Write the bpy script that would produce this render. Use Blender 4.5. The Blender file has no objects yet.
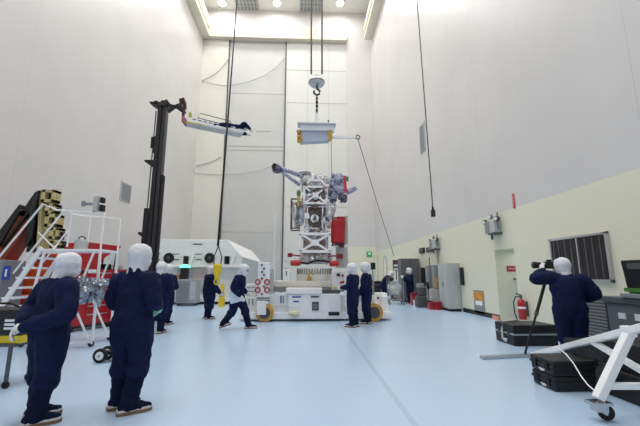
import bpy, bmesh, math, random
from mathutils import Vector as V, Matrix as M, Euler, noise
random.seed(7)
sc = bpy.context.scene
C = sc.collection
PI = math.pi

# ------------------------------------------------------------------ camera
F, H = 350.0, 1.45
VX, VY = 304.0, 275.0
PIT = math.atan((VY - 213) / F)
PSI = math.atan((320 - VX) / F * math.cos(PIT))
FW = V((math.sin(PSI) * math.cos(PIT), math.cos(PSI) * math.cos(PIT), math.sin(PIT)))
RT = V((math.cos(PSI), -math.sin(PSI), 0))
UP = V((-math.sin(PSI) * math.sin(PIT), -math.cos(PSI) * math.sin(PIT), math.cos(PIT)))
EYE = V((0, 0, H))
def ray(x, y): return FW + RT * ((x - 320) / F) - UP * ((y - 213) / F)
def at(x, y, Y):
    r = ray(x, y); return EYE + r * (Y / r.y)
def onx(x, y, X):
    r = ray(x, y); return EYE + r * (X / r.x)
def onz(x, y, z=0.0):
    r = ray(x, y); return EYE + r * ((z - H) / r.z)
cd = bpy.data.cameras.new('camera'); cam = bpy.data.objects.new('camera', cd); C.objects.link(cam)
cd.sensor_width = 36; cd.lens = 36 * F / 640; cd.clip_end = 200; cd.clip_start = 0.05
cam.location = EYE; cam.rotation_euler = (PI / 2 + PIT, 0, -PSI)
sc.camera = cam

# ------------------------------------------------------------------ materials
def lin(c):
    out = []
    for v in c[:3]:
        v /= 255.0
        out.append(v / 12.92 if v <= 0.04045 else ((v + 0.055) / 1.055) ** 2.4)
    return tuple(out) + (1.0,)
MATS = {}
def mat(name, col, rough=0.5, metal=0.0, var=0.0, vs=4.0, bump=0.0, bs=20.0, emit=0.0, alpha=1.0, trans=0.0, spec=0.5, cell=False, col2=None, coat=0.0, dist=0.02):
    m = bpy.data.materials.new(name); m.use_nodes = True
    nt = m.node_tree; b = nt.nodes['Principled BSDF']
    b.inputs['Base Color'].default_value = lin(col)
    b.inputs['Roughness'].default_value = rough; b.inputs['Metallic'].default_value = metal
    b.inputs['Specular IOR Level'].default_value = spec
    b.inputs['Coat Weight'].default_value = coat
    if alpha < 1: b.inputs['Alpha'].default_value = alpha
    if trans: b.inputs['Transmission Weight'].default_value = trans
    if emit:
        b.inputs['Emission Color'].default_value = lin(col); b.inputs['Emission Strength'].default_value = emit
    tc = nt.nodes.new('ShaderNodeTexCoord')
    if var or col2:
        n = nt.nodes.new('ShaderNodeTexNoise'); n.inputs['Scale'].default_value = vs; n.inputs['Detail'].default_value = 4
        nt.links.new(tc.outputs['Object'], n.inputs['Vector'])
        r = nt.nodes.new('ShaderNodeValToRGB')
        c = lin(col)
        if col2:
            r.color_ramp.elements[0].position = .4; r.color_ramp.elements[1].position = .6
            r.color_ramp.elements[0].color = c; r.color_ramp.elements[1].color = lin(col2)
        else:
            r.color_ramp.elements[0].position = .3; r.color_ramp.elements[1].position = .7
            r.color_ramp.elements[0].color = tuple(v * (1 - var) for v in c[:3]) + (1,)
            r.color_ramp.elements[1].color = tuple(min(1, v * (1 + var)) for v in c[:3]) + (1,)
        nt.links.new(n.outputs['Fac'], r.inputs['Fac']); nt.links.new(r.outputs['Color'], b.inputs['Base Color'])
    if bump:
        if cell:
            n = nt.nodes.new('ShaderNodeTexVoronoi'); n.inputs['Scale'].default_value = bs; o = n.outputs['Distance']
        else:
            n = nt.nodes.new('ShaderNodeTexNoise'); n.inputs['Scale'].default_value = bs; n.inputs['Detail'].default_value = 3; o = n.outputs['Fac']
        nt.links.new(tc.outputs['Object'], n.inputs['Vector'])
        bp = nt.nodes.new('ShaderNodeBump'); bp.inputs['Strength'].default_value = bump; bp.inputs['Distance'].default_value = dist
        nt.links.new(o, bp.inputs['Height']); nt.links.new(bp.outputs['Normal'], b.inputs['Normal'])
    MATS[name] = m
    return m
navy = mat('navy_coverall_cloth', (13, 25, 62), .9, var=.18, vs=14, bump=.5, bs=26, spec=.25)
navyb = mat('navy_boot_cloth', (12, 22, 50), .9, var=.2, vs=14, bump=.5, bs=40, spec=.2)
hoodm = mat('white_hood_cloth', (226, 226, 232), .85, var=.05, vs=12, bump=.5, bs=30, spec=.2)
skinm = mat('skin', (205, 150, 122), .55, var=.06)
glovem = mat('white_glove', (228, 226, 224), .6, var=.04)
mint = mat('mint_glove', (150, 215, 190), .6, var=.04)
solem = mat('brown_rubber_sole', (128, 98, 74), .7, var=.1)
weltm = mat('white_rubber_welt', (214, 210, 204), .6)
eyem = mat('eye_dark', (30, 26, 26), .2)
white = mat('white_paint', (238, 238, 237), .45, var=.03)
whitew = mat('white_metal', (244, 244, 245), .35, var=.03)
offw = mat('off_white_panel', (230, 230, 227), .5, var=.04)
beige = mat('beige_steel', (216, 213, 205), .5, var=.06)
greyl = mat('light_grey_paint', (188, 190, 190), .45, var=.05)
grey = mat('grey_paint', (140, 143, 146), .45, var=.06)
greyd = mat('dark_grey_paint', (78, 80, 84), .45, var=.08)
black = mat('black_paint', (28, 28, 30), .4, var=.15)
blackr = mat('black_rubber', (22, 22, 23), .75)
blackp = mat('black_plastic_case', (24, 24, 26), .45, var=.1, bump=.15, bs=120, dist=.003)
alu = mat('brushed_aluminium', (200, 202, 205), .3, metal=.8, var=.05, vs=12)
chrome = mat('chrome', (190, 192, 196), .18, metal=1.0)
steelc = mat('steel_cable', (96, 96, 98), .45, metal=.5)
red = mat('red_enamel', (178, 20, 30), .32, var=.06, coat=.3)
redd = mat('red_cover_cloth', (176, 26, 34), .6, bump=.6, bs=14, var=.15)
orange = mat('orange_paint', (206, 78, 30), .45, var=.1)
yellow = mat('yellow_plastic', (228, 200, 40), .5, var=.06)
yellw = mat('yellow_webbing', (214, 196, 90), .7, var=.1)
brass = mat('brass', (200, 160, 70), .35, metal=.6, var=.15)
foil = mat('silver_foil', (214, 212, 212), .3, metal=.5, bump=1.0, bs=16, cell=True, dist=.05, var=.25, vs=9)
foilbag = mat('wrinkled_plastic_foil', (150, 156, 166), .16, metal=.75, bump=1.0, bs=12, cell=True, dist=.05, var=.35, vs=14)
copper = mat('copper_blanket', (142, 104, 94), .4, metal=.3, bump=.9, bs=22, cell=True, col2=(188, 176, 172), vs=9)
brownp = mat('brown_radiator', (104, 88, 80), .5, var=.25, vs=10, bump=.5, bs=30)
lav = mat('lavender_wrap', (178, 180, 202), .3, metal=.15, bump=1.0, bs=18, cell=True, var=.45, vs=14, dist=.05)
lavd = mat('dark_lavender_wrap', (92, 90, 112), .4, bump=.9, bs=18, cell=True, var=.3, vs=12)
creamblk = mat('pale_yellow_steel', (196, 182, 128), .5, var=.12, vs=6)
blue = mat('blue_tape', (44, 70, 160), .5)
paper = mat('white_paper', (240, 242, 246), .7)
glass = mat('dark_glass', (26, 28, 32), .12)
greeng = mat('green_glow', (90, 230, 180), .4, emit=1.2)
greenp = mat('green_paint', (70, 130, 50), .5)
lampm = mat('lamp_glow', (255, 252, 244), .4, emit=14)
ductm = mat('louver_brown', (72, 66, 66), .4, var=.15, vs=3)
woodc = mat('wheel_tan', (206, 158, 70), .6, var=.1)
bluepack = mat('blue_container_panel', (200, 206, 214), .4, var=.05)
pinkw = mat('pink_curtain', (226, 200, 196), .6, var=.04)
clearp = mat('clear_sheet', (225, 228, 230), .15, alpha=.45, bump=.6, bs=8, dist=.05)

# ------------------------------------------------------------------ object plumbing
ORG = {}
def org(o): return ORG.get(o.name, V((0, 0, 0))) if o else V((0, 0, 0))
class B:
    """collects shapes in world coordinates, then links them as one mesh object"""
    def __init__(s): s.bm = bmesh.new()
    def box(s, a, b, R=None, c=None):
        a, b = V(a), V(b)
        vs = []
        for z in (a.z, b.z):
            for x, y in ((a.x, a.y), (b.x, a.y), (b.x, b.y), (a.x, b.y)):
                p = V((x, y, z))
                if R is not None:
                    cc = c if c is not None else (a + b) / 2
                    p = cc + R @ (p - cc)
                vs.append(s.bm.verts.new(p))
        for f in ((0, 3, 2, 1), (4, 5, 6, 7), (0, 1, 5, 4), (1, 2, 6, 5), (2, 3, 7, 6), (3, 0, 4, 7)):
            s.bm.faces.new([vs[i] for i in f])
        return s
    def hexa(s, p):                       # eight corners, bottom ring then top ring
        vs = [s.bm.verts.new(V(q)) for q in p]
        for f in ((0, 3, 2, 1), (4, 5, 6, 7), (0, 1, 5, 4), (1, 2, 6, 5), (2, 3, 7, 6), (3, 0, 4, 7)):
            s.bm.faces.new([vs[i] for i in f])
        return s
    def tube(s, pts, r, n=8, r2=None):
        pts = [V(p) for p in pts]
        rs = [r] * len(pts) if r2 is None else [r + (r2 - r) * i / (len(pts) - 1) for i in range(len(pts))]
        rings = []
        for i, p in enumerate(pts):
            t = (pts[min(i + 1, len(pts) - 1)] - pts[max(i - 1, 0)]).normalized()
            h = V((0, 0, 1)) if abs(t.z) < .9 else V((1, 0, 0))
            u = t.cross(h).normalized(); w = t.cross(u)
            rings.append([s.bm.verts.new(p + (u * math.cos(k * 2 * PI / n) + w * math.sin(k * 2 * PI / n)) * rs[i]) for k in range(n)])
        for a, b in zip(rings, rings[1:]):
            for k in range(n): s.bm.faces.new((a[k], a[(k + 1) % n], b[(k + 1) % n], b[k]))
        s.bm.faces.new(rings[0][::-1]); s.bm.faces.new(rings[-1])
        return s
    def bar(s, p0, p1, w, h=None, up=(0, 0, 1)):
        p0, p1 = V(p0), V(p1); h = h or w
        t = (p1 - p0).normalized(); up = V(up)
        if abs(t.dot(up)) > .95: up = V((0, 1, 0))
        x = t.cross(up).normalized() * w / 2; y = x.cross(t).normalized() * h / 2
        return s.hexa([p0 - x - y, p0 + x - y, p0 + x + y, p0 - x + y, p1 - x - y, p1 + x - y, p1 + x + y, p1 - x + y])
    def lathe(s, c, prof, axis=(0, 0, 1), n=24):
        c = V(c); ax = V(axis).normalized()
        h = V((1, 0, 0)) if abs(ax.x) < .9 else V((0, 1, 0))
        u = ax.cross(h).normalized(); w = ax.cross(u)
        rings = []
        for r, z in prof:
            r = max(r, 1e-4)
            rings.append([s.bm.verts.new(c + ax * z + (u * math.cos(k * 2 * PI / n) + w * math.sin(k * 2 * PI / n)) * r) for k in range(n)])
        for a, b in zip(rings, rings[1:]):
            for k in range(n): s.bm.faces.new((a[k], a[(k + 1) % n], b[(k + 1) % n], b[k]))
        s.bm.faces.new(rings[0][::-1]); s.bm.faces.new(rings[-1])
        return s
    def cyl(s, p0, p1, r, n=20): 
        p0, p1 = V(p0), V(p1); L = (p1 - p0).length
        return s.lathe(p0, [(r, 0), (r, L)], p1 - p0, n)
    def ring(s, c, r, t, axis=(0, 0, 1), n=24, m=8):
        ax = V(axis).normalized(); h = V((1, 0, 0)) if abs(ax.x) < .9 else V((0, 1, 0))
        u = ax.cross(h).normalized(); w = ax.cross(u); c = V(c)
        rings = []
        for k in range(n):
            d = u * math.cos(k * 2 * PI / n) + w * math.sin(k * 2 * PI / n)
            rings.append([s.bm.verts.new(c + d * (r + t * math.cos(j * 2 * PI / m)) + ax * t * math.sin(j * 2 * PI / m)) for j in range(m)])
        for k in range(n):
            a, b = rings[k], rings[(k + 1) % n]
            for j in range(m): s.bm.faces.new((a[j], a[(j + 1) % m], b[(j + 1) % m], b[j]))
        return s
    def ell(s, c, r, n=16, m=10, amp=0, fr=3.0):
        c = V(c); rings = []
        for i in range(m + 1):
            th = PI * i / m
            row = []
            for k in range(n):
                d = V((math.sin(th) * math.cos(2 * PI * k / n), math.sin(th) * math.sin(2 * PI * k / n), math.cos(th)))
                q = V((d.x * r[0], d.y * r[1], d.z * r[2]))
                if amp: q *= 1 + amp * noise.noise((c + q) * fr)
                row.append(c + q)
            if i in (0, m): rings.append([s.bm.verts.new(row[0])])
            else: rings.append([s.bm.verts.new(p) for p in row])
        for a, b in zip(rings, rings[1:]):
            for k in range(n):
                if len(a) == 1: s.bm.faces.new((a[0], b[k], b[(k + 1) % n]))
                elif len(b) == 1: s.bm.faces.new((a[k], b[0], a[(k + 1) % n]))
                else: s.bm.faces.new((a[k], b[k], b[(k + 1) % n], a[(k + 1) % n]))
        return s
    def prism(s, poly, off):               # planar polygon of points pushed along off
        a = [s.bm.verts.new(V(p)) for p in poly]; b = [s.bm.verts.new(V(p) + V(off)) for p in poly]
        n = len(a)
        s.bm.faces.new(a[::-1]); s.bm.faces.new(b)
        for k in range(n): s.bm.faces.new((a[k], a[(k + 1) % n], b[(k + 1) % n], b[k]))
        return s
    def pbox(s, x0, y0, x1, y1, Y, d):     # a box whose front face fills that much of the view at distance Y
        ym = (y0 + y1) / 2; xm = (x0 + x1) / 2
        a = at(x0, ym, Y).x; b = at(x1, ym, Y).x; t = at(xm, y0, Y).z; u = at(xm, y1, Y).z
        return s.box((a, Y, u), (b, Y + d, t))
    def make(s, name, m, parent=None, smooth=False, bev=0.0, shift=None):
        bmesh.ops.recalc_face_normals(s.bm, faces=s.bm.faces[:])
        me = bpy.data.meshes.new(name)
        o0 = org(parent) if parent else (V(shift) if shift is not None else V((0, 0, 0)))
        bmesh.ops.translate(s.bm, verts=s.bm.verts[:], vec=-o0)
        s.bm.to_mesh(me); s.bm.free()
        me.materials.append(m)
        if smooth:
            for p in me.polygons: p.use_smooth = True
            try: me.set_sharp_from_angle(angle=math.radians(40))
            except Exception: pass
        o = bpy.data.objects.new(name, me); C.objects.link(o)
        if parent: o.parent = parent
        elif shift is not None: o.location = shift
        ORG[o.name] = o0
        if bev:
            md = o.modifiers.new('bevel', 'BEVEL'); md.width = bev; md.segments = 2; md.limit_method = 'ANGLE'
        return o
def tag(o, label, cat, group=None):
    o['label'] = label; o['category'] = cat
    if group: o['group'] = group
    return o
def thing(name, label, cat, loc, group=None):
    o = bpy.data.objects.new(name, None); C.objects.link(o); o.location = loc; o.empty_display_size = .1
    ORG[o.name] = V(loc)
    return tag(o, label, cat, group)
def struct(o): o['kind'] = 'structure'; return o
def copy_tree(o, parent=None):
    c = o.copy(); C.objects.link(c)
    if parent: c.parent = parent
    for ch in list(o.children): copy_tree(ch, c)
    return c
def sag(p0, p1, d, n=16, ax=(0, 0, -1)):
    p0, p1 = V(p0), V(p1)
    return [p0.lerp(p1, k / n) + V(ax) * d * 4 * (k / n) * (1 - k / n) for k in range(n + 1)]
def RZ(a): return M.Rotation(a, 3, 'Z')

# ------------------------------------------------------------------ the setting
LX, RX, BY, CZ = -9.95, 6.4, 31.0, 27.4
FY = -3.0
def wallmat(name, split=None):
    m = bpy.data.materials.new(name); m.use_nodes = True
    nt = m.node_tree; b = nt.nodes['Principled BSDF']; L = nt.links
    g = nt.nodes.new('ShaderNodeNewGeometry'); sx = nt.nodes.new('ShaderNodeSeparateXYZ'); L.new(g.outputs['Position'], sx.inputs[0])
    n = nt.nodes.new('ShaderNodeTexNoise'); n.inputs['Scale'].default_value = .35; n.inputs['Detail'].default_value = 5
    L.new(g.outputs['Position'], n.inputs['Vector'])
    r = nt.nodes.new('ShaderNodeValToRGB'); r.color_ramp.elements[0].position = .3; r.color_ramp.elements[1].position = .75
    r.color_ramp.elements[0].color = lin((209, 206, 204)); r.color_ramp.elements[1].color = lin((217, 214, 212))
    L.new(n.outputs['Fac'], r.inputs['Fac'])
    # faint vertical sheet joints every 2.4 m along the wall
    md = nt.nodes.new('ShaderNodeMath'); md.operation = 'PINGPONG'; md.inputs[1].default_value = 3.0
    L.new(sx.outputs['Y'], md.inputs[0])
    lt = nt.nodes.new('ShaderNodeMath'); lt.operation = 'LESS_THAN'; lt.inputs[1].default_value = .012
    L.new(md.outputs[0], lt.inputs[0])
    mx = nt.nodes.new('ShaderNodeMixRGB'); mx.inputs[2].default_value = lin((203, 200, 198))
    L.new(lt.outputs[0], mx.inputs[0]); L.new(r.outputs['Color'], mx.inputs[1])
    out = mx.outputs[0]
    b.inputs['Roughness'].default_value = .33
    if split:
        gt = nt.nodes.new('ShaderNodeMath'); gt.operation = 'LESS_THAN'; gt.inputs[1].default_value = split
        L.new(sx.outputs['Z'], gt.inputs[0])
        m2 = nt.nodes.new('ShaderNodeMixRGB'); m2.inputs[2].default_value = lin((229, 227, 205))
        L.new(gt.outputs[0], m2.inputs[0]); L.new(out, m2.inputs[1]); out = m2.outputs[0]
    L.new(out, b.inputs['Base Color'])
    # gently wavy gloss, stretched upwards
    mp = nt.nodes.new('ShaderNodeMapping'); mp.inputs['Scale'].default_value = (1.2, 1.2, .12)
    L.new(g.outputs['Position'], mp.inputs['Vector'])
    n2 = nt.nodes.new('ShaderNodeTexNoise'); n2.inputs['Scale'].default_value = 1.4; L.new(mp.outputs[0], n2.inputs['Vector'])
    bp = nt.nodes.new('ShaderNodeBump'); bp.inputs['Strength'].default_value = .12; bp.inputs['Distance'].default_value = .15
    L.new(n2.outputs['Fac'], bp.inputs['Height']); L.new(bp.outputs['Normal'], b.inputs['Normal'])
    return m
wl = wallmat('white_gloss_wall'); wr = wallmat('white_over_cream_wall', 3.47)
cream = mat('cream_wall', (229, 226, 208), .5, var=.02, vs=.5)
creamr = mat('cream_doorway', (226, 228, 212), .5, var=.02, vs=.5)

def floormat():
    m = bpy.data.materials.new('pale_blue_epoxy'); m.use_nodes = True
    nt = m.node_tree; b = nt.nodes['Principled BSDF']; L = nt.links
    g = nt.nodes.new('ShaderNodeNewGeometry'); sx = nt.nodes.new('ShaderNodeSeparateXYZ'); L.new(g.outputs['Position'], sx.inputs[0])
    n = nt.nodes.new('ShaderNodeTexNoise'); n.inputs['Scale'].default_value = .3; n.inputs['Detail'].default_value = 2
    L.new(g.outputs['Position'], n.inputs['Vector'])
    r = nt.nodes.new('ShaderNodeValToRGB'); r.color_ramp.elements[0].position = .3; r.color_ramp.elements[1].position = .7
    r.color_ramp.elements[0].color = lin((180, 205, 231)); r.color_ramp.elements[1].color = lin((185, 209, 234))
    L.new(n.outputs['Fac'], r.inputs['Fac'])
    ad = nt.nodes.new('ShaderNodeMath'); ad.operation = 'ADD'; ad.inputs[1].default_value = -1.1; L.new(sx.outputs['X'], ad.inputs[0])
    ab = nt.nodes.new('ShaderNodeMath'); ab.operation = 'ABSOLUTE'; L.new(ad.outputs[0], ab.inputs[0])
    lt = nt.nodes.new('ShaderNodeMath'); lt.operation = 'LESS_THAN'; lt.inputs[1].default_value = .035; L.new(ab.outputs[0], lt.inputs[0])
    ml = nt.nodes.new('ShaderNodeMath'); ml.operation = 'MULTIPLY'; ml.inputs[1].default_value = .32; L.new(lt.outputs[0], ml.inputs[0])
    mx = nt.nodes.new('ShaderNodeMixRGB'); mx.inputs[2].default_value = lin((140, 160, 178)); L.new(ml.outputs[0], mx.inputs[0]); L.new(r.outputs['Color'], mx.inputs[1])
    L.new(mx.outputs[0], b.inputs['Base Color'])
    n3 = nt.nodes.new('ShaderNodeTexNoise'); n3.inputs['Scale'].default_value = .5; n3.inputs['Detail'].default_value = 1; L.new(g.outputs['Position'], n3.inputs['Vector'])
    mr = nt.nodes.new('ShaderNodeMapRange'); mr.inputs['To Min'].default_value = .24; mr.inputs['To Max'].default_value = .28
    L.new(n3.outputs['Fac'], mr.inputs['Value']); L.new(mr.outputs[0], b.inputs['Roughness'])
    return m
struct(B().box((LX - .3, FY, -.2), (RX + 1.6, BY + .6, 0)).make('floor', floormat()))
struct(B().box((LX - .3, FY, 0), (LX, BY + .3, CZ)).make('wall_left', wl))
# right wall, with the doorway left open in it
DY0, DY1, DZ = 10.45, 11.55, 2.27
w = B()
w.box((RX, FY, 0), (RX + .3, DY0, CZ)); w.box((RX, DY1, 0), (RX + .3, BY + .3, CZ)); w.box((RX, DY0, DZ), (RX + .3, DY1, CZ))
struct(w.make('wall_right', wr))
w = B()
w.box((RX + .3, DY1, 0), (RX + 1.5, DY1 + .2, DZ + .1)); w.box((RX + .3, DY0 - .2, 0), (RX + 1.5, DY0, DZ + .1))
w.box((RX + .3, DY0 - .2, DZ), (RX + 1.5, DY1 + .2, DZ + .2)); w.box((RX + 1.5, DY0 - .2, 0), (RX + 1.6, DY1 + .2, DZ + .2))
struct(w.make('wall_recess', creamr))
bb = B()
bb.box((RX - .02, DY1 + .0, 0), (RX, 14.2, .16)); bb.box((RX - .02, 15.4, 0), (RX, BY, .16))
struct(bb.make('baseboard_right', black))
struct(B().box((LX - .3, FY, CZ), (RX + .3, BY + .6, CZ + .3)).make('ceiling', mat('ceiling_white', (226, 225, 220), .6, var=.02)))
# back wall: a wide door opening under a beam
XO = at(347, 120, BY).x
def bx(x, y): return at(x, y, BY).x
zt = at(280, 41, BY).z; zb = at(280, 28, BY - .5).z
w = B()
w.box((XO, BY, 0), (RX, BY + .3, CZ)); w.box((LX, BY, zt), (XO, BY + .3, CZ))
struct(w.make('wall_back', wallmat('white_back_wall', 3.9)))
struct(B().box((LX, BY - .5, at(280, 38, BY - .5).z), (XO, BY, zb)).make('trim_1', mat('beam_cream', (214, 208, 190), .5, var=.02)))
pan1 = mat('door_panel_cream', (219, 217, 206), .5, var=.03, vs=.6)
pan2 = mat('door_panel_grey', (196, 196, 193), .5, var=.05, vs=.4)
pan3 = mat('door_panel_pale', (214, 215, 209), .5, var=.03, vs=.5)
struct(B().box((LX, BY + .05, 0), (-7.45, BY + .3, zt)).make('door_1', pan1))
d2 = B().box((-7.4, BY + .18, 0), (-1.95, BY + .4, zt))
struct(d2.make('door_2', pan2))
struct(B().box((-1.88, BY + .08, 0), (XO, BY + .3, zt)).make('door_3', pan3))
# joints and edge strips of the doors
t = B()
t.box((-7.45, BY + .0, 0), (-7.36, BY + .18, zt)); t.box((-1.98, BY + .02, 0), (-1.86, BY + .18, zt))
struct(t.make('trim_2', greyd))
t = B()
for px, py in ((250, 146), (250, 150), (250, 130.5)):
    z = at(px, py, BY + .18).z
    x0, x1 = (-7.3, -2.0) if py != 130.5 else (-4.6, -3.2)
    t.box((x0, BY + .15, z - .04), (x1, BY + .18, z + .04))
for zz in (2.6, 7.5, 17.6, 21.0): t.box((-1.8, BY + .06, zz), (XO, BY + .08, zz + .04))
for xx in (0.2, 2.2): t.box((xx, BY + .06, 0), (xx + .03, BY + .08, zt))
for zz in (5.2, 18.5): t.box((-7.3, BY + .16, zz), (-2.0, BY + .18, zz + .03))
struct(t.make('trim_3', mat('panel_joint', (190, 190, 187), .6)))
# crane runway girders along both side walls
zr = at(207, 34, BY - .8).z
for i, (x0, x1) in enumerate(((LX, LX + .75), (RX - .75, RX))):
    g = B(); g.box((x0, FY, zr), (x1, BY - .6, zr + .28)); g.box((x0 if i == 0 else x1 - .25, FY, zr + .28), (x0 + .25 if i == 0 else x1, BY - .6, zr + 1.7))
    g.box((x0 + .3 if i == 0 else x0, FY, zr + .9), (x1 if i == 0 else x1 - .3, BY - .6, zr + 1.25))
    g.box((x0 + .1, FY, zr + 1.6), (x1 - .1, BY - .6, zr + 1.9))
    struct(g.make('trim_%d' % (4 + i), cream))
# ceiling lamps
names = ('left round ceiling lamp above the grey door panel', 'middle round ceiling lamp between the two ceiling vents', 'right round ceiling lamp beyond the crane ropes')
for (px, lab) in zip((222, 277, 340), names):
    p = onz(px, 3.5, CZ - .27); p.z = CZ
    T = thing('ceiling_light', lab, 'ceiling light', p, 'round high bay lamps')
    B().lathe(p, [(.34, 0), (.34, -.12), (.4, -.25)]).make('lamp_housing', whitew, T, True)
    B().lathe(p, [(.34, -.252), (.34, -.262), (.16, -.29)]).make('lamp_diffuser', lampm, T, True)
for (px, lab) in ((247, 'square ceiling grille between left and middle lamps'), (311, 'square ceiling grille behind the crane ropes')):
    p = onz(px, 4, CZ)
    T = thing('ceiling_vent', lab, 'air vent', p, 'ceiling grilles')
    B().box(p + V((-1.1, -.9, -.06)), p + V((1.1, .9, 0))).make('vent_panel', grey, T)
    g = B()
    for k in range(7): g.box(p + V((-1.1 + .34 * k, -.9, -.1)), p + V((-1.0 + .34 * k, .9, -.06)))
    for k in range(4): g.box(p + V((-1.1, -.9 + .55 * k, -.1)), p + V((1.1, -.82 + .55 * k, -.06)))
    g.make('vent_grid', greyl, T)

# ------------------------------------------------------------------ light
wd = bpy.data.worlds.new('world'); sc.world = wd; wd.use_nodes = True
wd.node_tree.nodes['Background'].inputs['Color'].default_value = (.93, .96, 1, 1)
wd.node_tree.nodes['Background'].inputs['Strength'].default_value = .28
l = bpy.data.lights.new('recess_fill', 'AREA'); l.size = .5; l.energy = 2.2; o = bpy.data.objects.new('recess_fill', l); C.objects.link(o); o.location = (RX + .95, 11.0, DZ - .05)  # added fill light that brightens the doorway recess, no fixture modelled
for Y in (28.6, 23, 17.5, 12, 6.5, 1.0):  # last row added as front fill; near rows stronger to brighten front faces
    for X in (-7.6, -2.7, 3.0):
        l = bpy.data.lights.new('high_bay_and_fill', 'AREA'); l.shape = 'DISK'; l.size = 1.6; l.energy = 135 if Y > 7 else (170 if Y > 3 else 260)
        l.color = (1, .99, .98)
        o = bpy.data.objects.new('high_bay_and_fill', l); C.objects.link(o); o.location = (X, Y, CZ - .35)
sc.view_settings.view_transform = 'Standard'; sc.view_settings.look = 'None'; sc.view_settings.gamma = 1
sc.view_settings.exposure = 0.86

# ------------------------------------------------------------------ people
def loft(bm, pts, rad, hint=(1, 0, 0), n=14):
    pts = [V(p) for p in pts]; hint = V(hint)
    P, R, T = [], [], []
    N = len(pts)
    tan = [(pts[min(i + 1, N - 1)] - pts[max(i - 1, 0)]).normalized() for i in range(N)]
    rad = [(r, r) if not isinstance(r, tuple) else r for r in rad]
    m0 = min(rad[0]); m1 = min(rad[-1])
    for a in (85, 55, 25):
        s_ = math.sin(math.radians(a)); c_ = math.cos(math.radians(a))
        P.append(pts[0] - tan[0] * m0 * s_); R.append((rad[0][0] * c_, rad[0][1] * c_)); T.append(tan[0])
    for p, r, t in zip(pts, rad, tan): P.append(p); R.append(r); T.append(t)
    for a in (25, 55, 85):
        s_ = math.sin(math.radians(a)); c_ = math.cos(math.radians(a))
        P.append(pts[-1] + tan[-1] * m1 * s_); R.append((rad[-1][0] * c_, rad[-1][1] * c_)); T.append(tan[-1])
    rings = []
    for p, r, t in zip(P, R, T):
        h = hint if abs(t.dot(hint)) < .95 else V((0, 1, 0.1))
        sx = (h - t * h.dot(t)).normalized(); u = t.cross(sx)
        rings.append([bm.verts.new(p + sx * math.cos(2 * PI * k / n) * r[0] + u * math.sin(2 * PI * k / n) * r[1]) for k in range(n)])
    for a, b in zip(rings, rings[1:]):
        for k in range(n): bm.faces.new((a[k], a[(k + 1) % n], b[(k + 1) % n], b[k]))
    bm.faces.new(rings[0][::-1]); bm.faces.new(rings[-1])
def seg(pts, rad, k=5):
    """resample a polyline smoothly"""
    P, R = [], []
    for i in range(len(pts) - 1):
        for j in range(k):
            f = j / k
            P.append(V(pts[i]).lerp(V(pts[i + 1]), f)); 
            r0, r1 = rad[i], rad[i + 1]
            if isinstance(r0, tuple): R.append(tuple(a + (b - a) * f for a, b in zip(r0, r1)))
            else: R.append(r0 + (r1 - r0) * f)
    P.append(V(pts[-1])); R.append(rad[-1])
    for _ in range(2):
        P = [P[0]] + [(P[i - 1] + P[i] * 2 + P[i + 1]) / 4 for i in range(1, len(P) - 1)] + [P[-1]]
    return P, R
def remesh(bm, voxel, smooth=3):
    bmesh.ops.recalc_face_normals(bm, faces=bm.faces[:])
    me = bpy.data.meshes.new('tmp'); bm.to_mesh(me); bm.free()
    o = bpy.data.objects.new('tmp', me); C.objects.link(o)
    r = o.modifiers.new('r', 'REMESH'); r.mode = 'VOXEL'; r.voxel_size = voxel
    s_ = o.modifiers.new('s', 'SMOOTH'); s_.factor = .5; s_.iterations = smooth
    dg = bpy.context.evaluated_depsgraph_get(); dg.update()
    out = bpy.data.meshes.new_from_object(o.evaluated_get(dg))
    bpy.data.objects.remove(o); bpy.data.meshes.remove(me)
    for p in out.polygons: p.use_smooth = True
    return out
def wrinkle(me, amp, f, seed=0.0, zf=1.0):
    ns = [v.normal.copy() for v in me.vertices]
    for v, n in zip(me.vertices, ns):
        q = V((v.co.x * f, v.co.y * f, v.co.z * f * zf)) + V((seed, seed * 1.7, 0))
        a = noise.noise(q); b = noise.noise(q * 2.1 + V((9, 3, 1)))
        v.co += n * amp * ((1 - 2 * abs(a)) * .7 + b * .5)
def child(name, me, m, parent):
    me.materials.clear(); me.materials.append(m); me.name = name
    o = bpy.data.objects.new(name, me); C.objects.link(o); o.parent = parent
    return o
HANDS = {}
def hand_mesh(curl, side):
    key = (curl, side)
    if key in HANDS: return HANDS[key]
    bm = bmesh.new()
    loft(bm, [(0, -.03, 0), (0, .0, 0), (0, .04, 0), (0, .085, 0)], [(.026, .02), (.03, .02), (.04, .018), (.041, .015)])
    for x, L in ((-.031, .078), (-.0105, .088), (.0105, .082), (.031, .062)):
        p = V((x, .08, 0)); a = curl * .35; pts = [V((x, .05, 0)), p.copy()]
        for f in (.45, .32, .23):
            p = p + V((x * .12, math.cos(a), -math.sin(a))) * L * f; pts.append(p.copy()); a += curl * .8
        loft(bm, pts, [.0105, .0105, .0095, .009, .0075], n=8)
    loft(bm, [(-.022, .015, -.004), (-.048, .045, -.014), (-.056, .075, -.024), (-.05, .1, -.034)], [.014, .012, .0105, .0085], n=8)
    me = remesh(bm, .0055, 1)
    if side > 0:                                     # mirrored for the right hand
        for v in me.vertices: v.co.x *= -1
        me.flip_normals()
    HANDS[key] = me
    return me
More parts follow.
